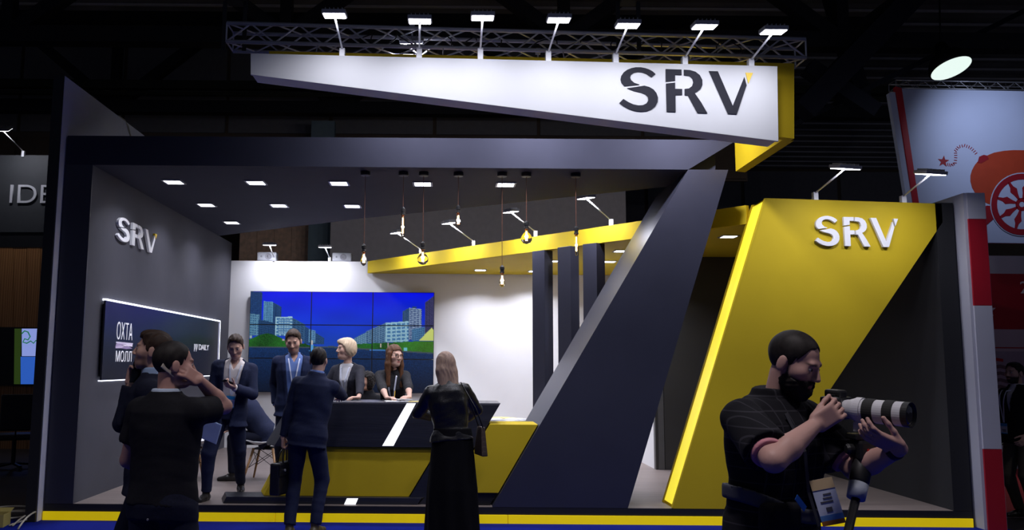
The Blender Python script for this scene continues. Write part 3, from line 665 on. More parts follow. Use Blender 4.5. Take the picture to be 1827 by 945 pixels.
for k in range(420):
    c_ = Vector((rr.uniform(-.55, .55), rr.uniform(-.15, .15), rr.uniform(.42, .78))); a = Vector((rr.uniform(-1, 1), rr.uniform(-1, 1), rr.uniform(-.3, 1))).normalized()*.06; b = a.cross(Vector((rr.uniform(-1, 1), .3, .5))).normalized()*.02
    lf.add([c_, c_+a*.5+b, c_+a, c_+a*.5-b], [(0, 1, 2, 3)])
lo2 = lf.build('leaves', M('hedge_green', (.02, .07, .015), .6, var=.4), pl); lo2['kind'] = 'stuff'
# its spot on the billboard
def spot(name, loc, tgt, watts, ang, col=COOL, par=None):
    l = bpy.data.lights.new(name, 'SPOT'); l.energy = watts; l.spot_size = math.radians(ang); l.spot_blend = 1.0; l.color = col; l.shadow_soft_size = .08
    o = bpy.data.objects.new(name, l); o.location = loc; o.rotation_euler = (Vector(tgt)-Vector(loc)).to_track_quat('-Z', 'Y').to_euler(); return link(o, par)

# ================================================================== left hand neighbour stand
YL = 15.8
ln = thing('neighbour_stand', 'neighbour back wall with grey sign band, black rail and wooden boards on the left', 'wall', (-8.2, YL, 0))
def lpx(name, pts, mat, y=YL, d=.06, par=None): return plc(MB().prism([P(a, b, Y=y) for a, b in pts], (0, d, 0)).build(name, mat, par or ln))
lpx('sign_band', [(-160, 276), (118, 277), (118, 414), (-160, 414)], M('ide_grey', (.045, .048, .052), .6), YL-.05)
lpx('black_rail', [(-160, 414), (118, 415), (118, 441), (-160, 440)], black, YL-.02)
for k in range(9):
    x0 = -96+k*24; lpx('board', [(x0+.4, 440), (x0+23.6, 440), (x0+23.6, 802), (x0+.4, 802)], woodm, YL-.01+.004*(k % 2))
plc(text_mesh('lettering', 'IDE', P(18, 362, Y=YL-.056), (1, 0, 0), (0, 0, 1), P(18, 330, Y=YL).z-P(18, 362, Y=YL).z, M('grey_letter', (.60, .60, .62), .5), ln, depth=.03, xs=1.12, bold=-.006))
tv = thing('wall_screen', 'wall screen with map and blue panels on the wooden neighbour wall', 'screen', P(20, 640, Y=YL-.06))
plc(MB().prism([P(a, b, Y=YL-.03) for a, b in [(-40, 583), (72, 584), (71, 688), (-40, 687)]], (0, -.04, 0)).build('housing', black, tv))
for nm, pts, cc, es in (('map_area', [(39, 586), (70, 586), (69, 635), (39, 635)], (.30, .38, .85), .75), ('blue_area', [(37, 636), (69, 636), (68, 685), (37, 685)], (.03, .12, .55), .8), ('green_strip', [(26, 586), (38, 586), (36, 685), (25, 685)], (.03, .06, .01), .6), ('blue_strip', [(63, 636), (69, 636), (68, 685), (62, 685)], (.04, .06, .75), .9)):
    plc(MB().prism([P(a, b, Y=YL-(.075 if nm == 'blue_strip' else .07)) for a, b in pts], (0, -.003, 0)).build(nm, M('screen_'+nm, cc, .4, emit=cc, es=es, var=0), tv))
mp_ = [P(a, b, Y=YL-.078) for a, b in [(39, 595), (44, 590), (50, 592), (54, 600), (50, 606), (44, 604), (41, 610), (48, 612), (55, 608), (60, 612), (64, 607), (70, 611)]]
plc(MB().tube(mp_, .012, 5).build('map_line', M('map_green', (.02, .2, .08), .5, emit=(.02, .25, .1), es=.5, var=0), tv))
B = P(42, 272, Y=YL-.05); H = P(3, 231, Y=YL-.9)
floodlight('floodlight over the grey IDE sign at the left frame edge', B, H, (H.x, YL, 4.4), 6, None, size=(.34, .2))
# dark swivel chair in the neighbour stand
q = P(42, 800, Z=0)
oc = thing('office_chair', 'dark swivel chair on the left neighbour stand', 'chair', (q.x, 12.9, 0), .5)
oc.location.x = (42-800)/1500*12.9
MB().box((-.24, -.24, .44), (.24, .24, .53)).build('seat', black, oc, bevel=.03)
MB().box((-.22, -.27, .58), (.22, -.20, 1.12)).build('backrest', black, oc, bevel=.03)
MB().tube([(0, 0, .08), (0, 0, .44)], .03, 12).build('gas_column', blackm, oc)
MB().bar((0, -.22, .48), (0, -.25, .75), .05, .02).build('back_bar', blackm, oc)
for k in range(5):
    a = k*2*math.pi/5; MB().bar((0, 0, .09), (.3*math.cos(a), .3*math.sin(a), .06), .04, .03).build('foot', blackm, oc)
    MB().lathe([(.028, -.02), (.03, 0), (.028, .02)], c=(.3*math.cos(a), .3*math.sin(a), .03), n=12, axis=Matrix.Rotation(math.pi/2, 3, 'X')).build('castor', black, oc)
box('neighbour_floor', (-14, 9.2, -.0115), (-4.26, YL, .004), M('neighbour_floor_grey', (.075, .065, .06), .5, scale=1.2, var=.2), label='dim grey floor of the neighbour stand on the left', cat='floor covering')
# cables and a carton at the lower left corner
cb_ = M('pale_cable', (.45, .42, .34), .6)
rr = random.Random(11)
for k in range(9):
    a = P(14+rr.uniform(-10, 18), 936+rr.uniform(-8, 8), Z=.012); b = P(92+rr.uniform(-14, 3), 917+rr.uniform(-3, 5), Z=.012)
    a.x -= .35*(k % 3)
    m1 = a.lerp(b, .35)+Vector((0, rr.uniform(-.15, .15), .02+.02*k)); m2 = a.lerp(b, .7)+Vector((0, rr.uniform(-.12, .12), .015+.014*k)); b.z += .006*k; b.x = min(b.x, -4.27)
    pts = [(a*(1-t_)**3+m1*3*t_*(1-t_)**2+m2*3*t_*t_*(1-t_)+b*t_**3) for t_ in [i/14 for i in range(15)]]
    MB().tube(pts, .009, 7).build('loose_cable', cb_, smooth=True, label='pale loose cable in the bundle at the lower left corner', cat='cable', group='loose cables by the outer wall')
q = P(33, 930, Z=0)
cbx = thing('carton', 'small yellowish open carton at the lower left corner', 'box', (q.x-.15, q.y-.25, .002), .15)
cm = M('yellow_carton', (.40, .33, .10), .7); 
MB().box((-.15, -.1, .0), (.15, .1, .012)).build('bottom', cm, cbx)
for lo, hi in (((-.15, -.1, .012), (.15, -.094, .12)), ((-.15, .094, .012), (.15, .1, .12)), ((-.15, -.094, .012), (-.144, .094, .12)), ((.144, -.094, .012), (.15, .094, .12))): MB().box(lo, hi).build('side', cm, cbx)
MB().add([(-.15, .1, .12), (.15, .1, .12), (.16, .16, .15), (-.14, .16, .15)], [(0, 1, 2, 3)]).build('flap', cm, cbx)

# ================================================================== the hall
roof = M('corrugated_roof', (.20, .19, .20), .7, scale=.6, var=.3)
v = []; f = []; n = 150
for k in range(n):     # corrugated sheet: ribs along x
    y = 4+k*.24; z = 10.2+(.06 if k % 2 else 0)
    v += [(-26, y, z), (26, y, z), (-26, y+.12, z), (26, y+.12, z)]
for k in range(n):
    f.append((4*k, 4*k+1, 4*k+3, 4*k+2))
    if k < n-1: f.append((4*k+2, 4*k+3, 4*k+5, 4*k+4))
ceil_ = mesh_obj('ceiling', v, f, roof, kind='structure')
pm_ = bpy.data.meshes.new('purlin'); pb_ = MB().box((-26, -.03, -.05), (26, .03, 0)); pm_.from_pydata([tuple(q) for q in pb_.v], [], pb_.f); pm_.materials.append(M('galvanised_purlin', (.62, .60, .62), .6))
for k in range(30):
    o = bpy.data.objects.new('purlin', pm_); o.location = (0, 12.3+k*.79, 10.19); link(o, ceil_)
hb = box('wall_hall', (-26, 36, -.011), (26, 36.3, 10.3), M('hall_wall_brown', (.18, .13, .095), .8, scale=.5, var=.2), kind='structure')
pan = M('hall_panel_grey', (.26, .25, .26), .8)
for k in range(12):
    x0 = -25+k*4.2; box('panel', (x0+.06, 35.94, 7.6), (x0+4.1, 36, 10.1), pan, hb); box('panel', (x0+.06, 35.94, 4.9), (x0+4.1, 36, 7.4), M('hall_panel_brown', (.16, .11, .075), .8), hb)
def roof_truss(label, Y, z0, z1, x0, x1, nb, w):
    t = thing('roof_truss', label, 'roof truss', ((x0+x1)/2, Y, z0)); c = Vector(t.location)
    MB().bar(Vector((x0, Y, z0))-c, Vector((x1, Y, z0))-c, w, w).build('bottom_chord', steel_d, t); MB().bar(Vector((x0, Y, z1))-c, Vector((x1, Y, z1))-c, w, w).build('top_chord', steel_d, t)
    d = (x1-x0)/nb
    for i in range(nb):
        a, m_, b = x0+i*d, x0+(i+.5)*d, x0+(i+1)*d
        MB().bar(Vector((a, Y, z1))-c, Vector((m_, Y, z0))-c, w*.8, w*.8).build('diagonal', steel_d, t); MB().bar(Vector((m_, Y, z0))-c, Vector((b, Y, z1))-c, w*.8, w*.8).build('diagonal', steel_d, t)
        MB().bar(Vector((m_, Y, z0))-c, Vector((m_, Y, z1))-c, w*.7, w*.7).build('vertical', steel_d, t)
q = P(325, 192, Y=20)
roof_truss('dark steel roof truss far behind the stand', 20, q.z, 10.1, q.x-9.9, q.x+17.6, 5, .30)
wu = box('wall_upper', (-20, 22.1, 6.55), (8, 22.2, 10.15), M('hall_wall_brown'), kind='structure')
for k in range(10):
    x0 = -20+k*2.8; box('panel', (x0+.05, 22.03, 7.75), (x0+2.75, 22.1, 10.1), pan, wu); box('panel', (x0+.05, 22.03, 6.6), (x0+2.75, 22.1, 7.6), M('hall_panel_brown'), wu)
roof_truss('dark steel roof truss nearest above the stand', 16, 8.0, 10.1, -17, 21.5, 7, .32)
for i, (y_, w) in enumerate(((152, .28), (167, .14))):
    q = P(300, y_, Y=19.4); MB().bar((-20, 19.4, q.z), (20, 19.4, q.z), w*.7, w*.7).build('roof_pipe', M('olive_pipe', (.02, .022, .012), .6), label=['thick', 'thin'][i]+' dark horizontal pipe under the hall roof', cat='pipe')
for i, (a, b, w) in enumerate((((1430, 200), (1680, -60), .42), ((1440, 120), (1560, 200), .3), ((1380, 240), (1827, 20), .1), ((1480, -20), (1540, 190), .3))):
    Y0 = 15.5+.6*i; MB().bar(P(*a, Y=Y0), P(*b, Y=Y0), w, w).build('roof_beam', M('navy_steel', (.010, .011, .022), .6), label=['thick dark diagonal beam above the right floodlights', 'short dark brace below the roof beams on the right', 'thin long dark cable tray rising to the upper right', 'steep dark brace crossing the roof beams on the right'][i], cat='beam')
# high bay lamp
hmat = M('hall_lamp_glow', (.9, .95, .9), .4, emit=(.80, .95, .88), es=1.0, var=0)
def high_bay(label, hp, nrm, watts, group=None):
    nrm = Vector(nrm).normalized(); ax = nrm.to_track_quat('-Z', 'Y').to_matrix(); hp = Vector(hp)
    hl = thing('high_bay_lamp', label, 'hall lamp', hp, group='high bay lamps of the hall')
    MB().lathe([(.36, 0), (.37, .03), (.34, .15), (.26, .28), (.14, .36), (.10, .55), (.05, .56)], n=32, axis=ax).build('reflector', blackm, hl, smooth=True)
    MB().lathe([(.345, -.004), (.345, .02)], n=32, axis=ax).build('lens', hmat, hl)
    MB().tube([ax@Vector((0, 0, .5)), Vector((0, .1, 10.2-hp.z))], .015, 6).build('suspension', blackm, hl)
    area('lamp_light', nrm*.03, nrm, .6, watts, (1.0, .92, .97), hl, spread=112)
high_bay('large round bell shaped hall lamp above the cannon billboard', P(1697, 122, Y=15.0), (.16, -.30, -.93), 40)
for i, x in enumerate((-6.5, .2, 6.9)): high_bay('added unseen bell shaped hall lamp high over the blue aisle, '+['left', 'middle', 'right'][i]+' of the row', (x, 1.9, 6.95), (0, 0, -1), W_HALL)  # three lamps added out of view to brighten the foreground people
spot('billboard_spot', P(1827, 100, Y=10.6), P(1800, 270, Y=YH), 120, 105, (.66, .76, 1.0), bb).matrix_parent_inverse = bb.matrix_basis.inverted()
# far dark partition walls seen between soffit and white wall
far1 = box('partition_wall', P(585, 600, Y=19.0).to_tuple()[:2]+(-.011,), (P(1117, 400, Y=19.0).x, 19.15, P(900, 300, Y=19.0).z), M('far_partition', (.60, .55, .54), .7), label='dark grey partition wall far behind the canopy', cat='wall')
far2 = MB().box((P(545, 600, Y=20).x, 20, -.011), (P(588, 600, Y=20).x, 20.2, 7.5)).build('partition_column', M('far_teal', (.20, .27, .30), .7), label='dark teal upright panel far behind the right speaker', cat='panel')
far3 = thing('timber_partition', 'brown timber boarding far behind the back wall floodlight', 'wall', (P(480, 600, Y=21).x, 21, 0))
for k in range(4):
    xa, xb = P(425+k*31, 500, Y=21).x, P(425+k*31+30.5, 500, Y=21).x; plc(MB().box((xa, 21, -.011), (xb, 21.1, 7.0)).build('board', M('brown_board', (.80, .52, .34), .6, var=.2), far3))
# rigging hoist and cable loops on the truss
for i, (px_, w) in enumerate(((420, 24), (1120, 30))):
    q = P(px_, 30, Y=7.9)
    hz = thing('chain_hoist', 'black rigging hoist above the '+['left end' , 'middle right']+' of the truss' if False else 'black rigging hoist above the '+('left end' if i == 0 else 'right half')+' of the aluminium truss', 'hoist', (q.x, 7.88, q.z+.05))
    MB().box((-.09, -.09, .08), (.09, .09, .42)).build('motor', black, hz, bevel=.02); MB().tube([(0, 0, .42), (0, 0, 10.2-hz.location.z)], .012, 6).build('chain', blackm, hz)
    for s_ in (-.1, .1): MB().box((s_-.02, -.005, -.4), (s_+.02, .01, .1)).build('strap', black, hz)
rr = random.Random(3)
for i in range(5):
    pa = P(640+i*150, 70+i*4, Y=7.88); pts = [(pa.x+.35*t_+.05*math.sin(9*t_+i), 7.88+.03*math.sin(5*t_), pa.z+.06*math.sin(7*t_+i*2)) for t_ in [k/16*1.6 for k in range(17)]]
    MB().tube(pts, .006, 6).build('truss_cable', black, smooth=True, label='black cable looped inside the aluminium truss', cat='cable', group='cables in the truss')
q = P(214, 208, X=-4.19); MB().tube([(-4.21, q.y-.12, 4.672), (-4.19, q.y-.02, 4.70), (-4.15, q.y+.05, 4.675), (-4.128, q.y+.12, 4.62), (-4.13, q.y+.35, 4.40)], .008, 6).build('wall_cable', cb_, smooth=True, label='pale cable hanging over the top of the tall left wall', cat='cable')
# ================================================================== people: signed distance fields -> one smooth mesh each
f32 = np.float32
def smin(a, b, k):
    h = np.clip(.5+.5*(a-b)/k, 0, 1); return a*h*0+ (b*h+a*(1-h)) - k*h*(1-h)
def axis_pts(lo, hi, h, fine):
    """1-d sample positions: step h, step h2 inside the fine intervals"""
    pts = [lo]; x = lo
    while x < hi:
        st = h
        for a, b, h2 in fine:
            if a-h2 <= x < b: st = min(st, h2)
            elif a > x and a < x+st: st = max(min(st, a-x), h2)
        x += st; pts.append(x)
    return np.array(pts, f32)
class Field:
    def __init__(s, lo, hi, h, fine=()):
        s.ax = [axis_pts(lo[i], hi[i], h, [(f[0][i], f[1][i], f[2]) for f in fine]) for i in range(3)]
        s.D = np.full([len(a) for a in s.ax], .5, f32)
    def sl(s, lo, hi):
        r = []
        for i in range(3):
            a = np.searchsorted(s.ax[i], lo[i]); b = np.searchsorted(s.ax[i], hi[i]); r.append(slice(max(a-1, 0), min(b+1, len(s.ax[i]))))
        g = [s.ax[0][r[0]][:, None, None], s.ax[1][r[1]][None, :, None], s.ax[2][r[2]][None, None, :]]
        return tuple(r), g
    def add(s, fn, lo, hi, k=.02, pad=.05):
        lo = np.array(lo)-pad; hi = np.array(hi)+pad
        r, g = s.sl(lo, hi)
        if any(x.start >= x.stop for x in r): return s
        d = np.broadcast_to(fn(*g), s.D[r].shape).astype(f32)
        s.D[r] = smin(s.D[r], d, k) if k > 0 else np.minimum(s.D[r], d); return s
    def cut(s, fn, lo=None, hi=None):
        """keep only where fn < 0"""
        lo = [-9]*3 if lo is None else lo; hi = [9]*3 if hi is None else hi
        r, g = s.sl(lo, hi)
        if any(x.start >= x.stop for x in r): return s
        s.D[r] = np.maximum(s.D[r], fn(*g)); return s
    def bump(s, fn):
        g = [s.ax[0][:, None, None], s.ax[1][None, :, None], s.ax[2][None, None, :]]; s.D = s.D+fn(*g).astype(f32); return s
    def mesh(s):
        D = s.D.copy()
        for i in range(3):      # close at the border
            ix = [slice(None)]*3; ix[i] = 0; D[tuple(ix)] = np.maximum(D[tuple(ix)], .001); ix[i] = -1; D[tuple(ix)] = np.maximum(D[tuple(ix)], .001)
        n = D.shape; ins = D < 0
        cells = [c-1 for c in n]
        cnt = np.zeros(cells, np.int8)
        for a in (0, 1):
            for b in (0, 1):
                for c in (0, 1): cnt += ins[a:n[0]-1+a, b:n[1]-1+b, c:n[2]-1+c]
        act = (cnt > 0) & (cnt < 8); I = np.argwhere(act)
        if len(I) == 0: return np.zeros((0, 3)), np.zeros((0, 4), int)
        vid = -np.ones(cells, np.int64); vid[act] = np.arange(len(I))
        acc = np.zeros((len(I), 3)); num = np.zeros(len(I))
        for a in range(3):
            o1, o2 = [x for x in range(3) if x != a]
            for p in (0, 1):
                for q in (0, 1):
                    off = np.zeros(3, int); off[o1] = p; off[o2] = q; J = I+off; K = J.copy(); K[:, a] += 1
                    d0 = D[tuple(J.T)]; d1 = D[tuple(K.T)]; x = (d0 < 0) != (d1 < 0)
                    t = np.where(x, d0/np.where(x, d0-d1, 1), 0)
                    pt = np.stack([s.ax[i][J[:, i]].astype(float) for i in range(3)], 1)
                    pt[:, a] += t*(s.ax[a][K[:, a]]-s.ax[a][J[:, a]])
                    acc[x] += pt[x]; num[x] += 1
        V = acc/num[:, None]; Fs = []
        for a in range(3):
            o1, o2 = [(1, 2), (2, 0), (0, 1)][a]
            sl0 = [slice(1, -1)]*3; sl0[a] = slice(0, -1); sl1 = list(sl0); sl1[a] = slice(1, None)
            # edges along a whose four neighbour cells exist
            A = ins[tuple(sl0)]; B = ins[tuple(sl1)]
            E = np.argwhere(A != B)
            if len(E) == 0: continue
            base = E.copy(); base[:, o1] += 1; base[:, o2] += 1
            def cell(d1, d2):
                c = base.copy(); c[:, o1] -= d1; c[:, o2] -= d2; return vid[tuple(c.T)]
            q = np.stack([cell(1, 1), cell(0, 1), cell(0, 0), cell(1, 0)], 1)
            fl = ~A[tuple(E.T)]; q[fl] = q[fl][:, ::-1]; Fs.append(q)
        return V, np.concatenate(Fs)
def np_obj(name, V, Fq, mat, parent, col=None, smooth_it=0):
    me = bpy.data.meshes.new(name); nv, nf = len(V), len(Fq)
    if smooth_it and nv:
        for _ in range(smooth_it):
            acc = np.zeros_like(V); c = np.zeros(nv)
            for i in range(4):
                for j in (1, 3): np.add.at(acc, Fq[:, i], V[Fq[:, (i+j) % 4]]); np.add.at(c, Fq[:, i], 1)
            V = V*.5+.5*acc/np.maximum(c, 1)[:, None]
    me.vertices.add(nv); me.vertices.foreach_set('co', V.astype(f32).ravel())
    me.loops.add(nf*4); me.loops.foreach_set('vertex_index', Fq.astype(np.int32).ravel())
    me.polygons.add(nf); me.polygons.foreach_set('loop_start', np.arange(0, nf*4, 4, dtype=np.int32)); me.polygons.foreach_set('loop_total', np.full(nf, 4, np.int32))
    me.polygons.foreach_set('use_smooth', np.ones(nf, bool)); me.update(calc_edges=True); me.validate()
    me.materials.append(mat)
    if col is not None:
        at = me.color_attributes.new('Col', 'FLOAT_COLOR', 'POINT'); at.data.foreach_set('color', np.c_[col, np.ones(nv)].astype(f32).ravel())
    return link(bpy.data.objects.new(name, me), parent)
V3 = lambda *a: np.array(a, float)
def unit(v): v = np.asarray(v, float); return v/(np.linalg.norm(v)+1e-9)
def cone(a, b, r1, r2):
    a, b = np.asarray(a, float), np.asarray(b, float); ba = b-a; L2 = float(ba@ba)
    def fn(X, Y, Z):
        t = np.clip(((X-a[0])*ba[0]+(Y-a[1])*ba[1]+(Z-a[2])*ba[2])/L2, 0, 1)
        return np.sqrt((X-a[0]-t*ba[0])**2+(Y-a[1]-t*ba[1])**2+(Z-a[2]-t*ba[2])**2)-(r1+(r2-r1)*t)
    m = max(r1, r2); return fn, np.minimum(a, b)-m, np.maximum(a, b)+m
def ell(c, r, R=None):
    c = np.asarray(c, float); r = np.asarray(r, float); R = np.eye(3) if R is None else R     # rows = local axes
    def fn(X, Y, Z):
        d = (X-c[0], Y-c[1], Z-c[2]); q = [(d[0]*R[i, 0]+d[1]*R[i, 1]+d[2]*R[i, 2]) for i in range(3)]
        k0 = np.sqrt(sum((q[i]/r[i])**2 for i in range(3))); k1 = np.sqrt(sum((q[i]/r[i]**2)**2 for i in range(3)))+1e-6
        return k0*(k0-1)/k1
    m = r.max(); return fn, c-m, c+m
def rbox(c, h, rad, R=None):
    c = np.asarray(c, float); R = np.eye(3) if R is None else R
    def fn(X, Y, Z):
        d = (X-c[0], Y-c[1], Z-c[2]); q = [np.abs(d[0]*R[i, 0]+d[1]*R[i, 1]+d[2]*R[i, 2])-h[i]+rad for i in range(3)]
        return np.sqrt(sum(np.maximum(v, 0)**2 for v in q))+np.minimum(np.maximum(np.maximum(q[0], q[1]), q[2]), 0)-rad
    m = max(h)*1.74; return fn, c-m, c+m
def loft(A, axis, L, right, secs, n=2.4):
    """elliptical loft; secs = (s, half width, half depth, forward offset), s in units of L along axis from A"""
    A = np.asarray(A, float); axis = unit(axis); right = unit(np.asarray(right)-axis*np.dot(right, axis)); fwd = np.cross(axis, right)
    ss = [q[0] for q in secs]; aa = [q[1] for q in secs]; bb_ = [q[2] for q in secs]; oo = [q[3] for q in secs]
    def loc(X, Y, Z):
        d = (X-A[0], Y-A[1], Z-A[2]); g = lambda v: d[0]*v[0]+d[1]*v[1]+d[2]*v[2]
        return g(right), g(fwd), g(axis)/L
    def fn(X, Y, Z):
        u, w, s = loc(X, Y, Z); a = np.interp(s, ss, aa); b = np.interp(s, ss, bb_); w = w-np.interp(s, ss, oo)
        d = ((np.abs(u/a)**n+np.abs(w/b)**n)**(1/n)-1)*np.minimum(a, b); cap = np.maximum(ss[0]-s, s-ss[-1])*L
        return np.sqrt(np.maximum(d, 0)**2+np.maximum(cap, 0)**2)+np.minimum(np.maximum(d, cap), 0)
    m = max(aa)+.05; e0, e1 = A+axis*L*ss[0], A+axis*L*ss[-1]
    fn.loc = loc; return fn, np.minimum(e0, e1)-m, np.maximum(e0, e1)+m
def rotm(yaw=0, pitch=0, roll=0):
    """head frame (rows = right, forward, up): yaw + = to the right (clockwise from above), pitch + = up, roll + = towards right shoulder"""
    y, p, r = (math.radians(v) for v in (-yaw, pitch, roll))
    m_ = Matrix.Rotation(y, 3, 'Z') @ Matrix.Rotation(p, 3, 'X') @ Matrix.Rotation(r, 3, 'Y'); return np.array(m_).T
def ik(a, t, l1, l2, pole):
    a, t = np.asarray(a, float), np.asarray(t, float); d = t-a; D = np.linalg.norm(d)
    if D > (l1+l2)*.999: t = a+d/D*(l1+l2)*.999; d = t-a; D = np.linalg.norm(d)
    u = d/D; x = (l1*l1-l2*l2+D*D)/(2*D); h = math.sqrt(max(l1*l1-x*x, 0)); p = np.asarray(pole, float); p = unit(p-u*(p@u))
    return a+u*x+p*h, t
def head_fn(fem=False, beard=0):
    """head in its own frame, z=0 at eye level, +y the face"""
    j = .93 if fem else 1.0
    prims = [(ell((0, -.016, .028), (.077, .098, .090)), 0), (ell((0, .020, -.045), (.060*j, .070, .072)), .035), (ell((0, .058, -.090), (.030*j, .030, .026)), .03),
             (ell((0, .020, -.088), (.046*j, .055, .025)), .03),
             (cone((-.034, .079, .024), (.034, .079, .024), .009, .009), .02), (cone((0, .088, .014), (0, .108, -.028), .007, .0115), .014),
             (ell((.011, .098, -.034), (.008, .010, .007)), .008), (ell((-.011, .098, -.034), (.008, .010, .007)), .008),
             (ell((.043, .052, -.022), (.024, .026, .024)), .03), (ell((-.043, .052, -.022), (.024, .026, .024)), .03),
             (ell((0, .084, -.060), (.024, .011, .0055)), .007), (ell((0, .083, -.070), (.020, .011, .006)), .007)]
    ears = [(ell((sx*.080, -.016, -.012), (.009, .020, .033)), .008) for sx in (1, -1)]
    sock = [ell((sx*.032, .103, .004), (.018, .018, .0085)) for sx in (1, -1)]
    def fn(X, Y, Z):
        d = None
        for (p, k) in prims+ears:
            v = p[0](X, Y, Z); d = v if d is None else smin(d, v, max(k, .001))
        for p in sock: d = -smin(-d, p[0](X, Y, Z), .012)
        return d
    return fn
def hand_fn(curl=(25, 30, 20), thumb=(35, 15), spread=4, curls=None):
    """hand frame: +y fingers, +z back of the hand, +x thumb side"""
    pr = [(rbox((0, .047, 0), (.040, .050, .014), .013), 0)]
    bx = [-.031, -.0105, .0105, .0315]; ln = [.062, .078, .085, .077]
    for i in range(4):
        c = curls[i] if curls else curl; p = np.array([bx[i], .092, 0.]); a = 0; sp = math.radians((i-1.5)*spread)
        for s_, (fr, cc) in enumerate(zip((.44, .31, .25), c)):
            a += math.radians(cc); q = p+ln[i]*fr*np.array([math.sin(sp)*math.cos(a), math.cos(sp)*math.cos(a), -math.sin(a)])
            r0 = (.0095, .0088, .0082)[s_]; pr.append((cone(p, q, r0, r0-.0006), .006)); p = q
    p = np.array([.028, .018, -.006]); out, fold = (math.radians(v) for v in thumb); a = 0
    for s_, l in enumerate((.045, .034, .028)):
        ang = out*(1-.25*s_); dv = np.array([math.sin(ang)*math.cos(fold), math.cos(ang)*math.cos(fold*.5), -math.sin(fold)*(1 if s_ < 2 else 1.2)]); q = p+unit(dv)*l
        pr.append((cone(p, q, (.0145, .0105, .0092)[s_], (.0105, .0092, .0085)[s_]), .008)); p = q
    def fn(X, Y, Z):
        d = None
        for (f_, lo, hi), k in pr:
            v = f_(X, Y, Z); d = v if d is None else smin(d, v, max(k, .001))
        return d
    return fn
def framed(fn, o, R, scale, rad):
    """place a local field at o with rows R"""
    o = np.asarray(o, float)
    def g(X, Y, Z):
        d = (X-o[0], Y-o[1], Z-o[2]); q = [(d[0]*R[i, 0]+d[1]*R[i, 1]+d[2]*R[i, 2])/scale for i in range(3)]
        return fn(*q)*scale
    return g, o-rad*scale, o+rad*scale
def wr(amp, seed=0, fx=1.0):
    """cloth folds"""
    r = np.random.RandomState(seed); ph = r.uniform(0, 6, 8)
    def fn(X, Y, Z):
        a = np.sin(23*fx*X+14*Z+ph[0]+1.5*np.sin(11*Y+6*Z+ph[1])); b = np.sin(-17*fx*X+31*Z+9*Y+ph[2]+1.2*np.sin(13*X+ph[3])); c = np.sin(38*Z+19*Y-12*X+ph[4]+1.8*np.sin(9*Z+7*X+ph[5]))
        return amp*(.5*a+.35*b*np.abs(c)+.3*c*a)
    return fn
skin_m = MV('skin', .55, bump=.08)
MALE = [(0, .160, .112, 0), (.12, .168, .118, -.004), (.3, .150, .106, .0), (.5, .157, .110, .004), (.72, .172, .122, .004), (.86, .172, .110, -.004), (.95, .120, .082, -.010), (1.0, .068, .064, -.012)]
FEM = [(0, .160, .112, 0), (.12, .172, .118, -.004), (.32, .128, .094, .0), (.5, .138, .100, .004), (.70, .150, .126, .014), (.86, .150, .098, -.004), (.95, .105, .074, -.010), (1.0, .058, .056, -.012)]
def hairline(pts):
    ys = [p[0] for p in pts]; zs = [p[1] for p in pts]
    return lambda Y: np.interp(Y, ys, zs)
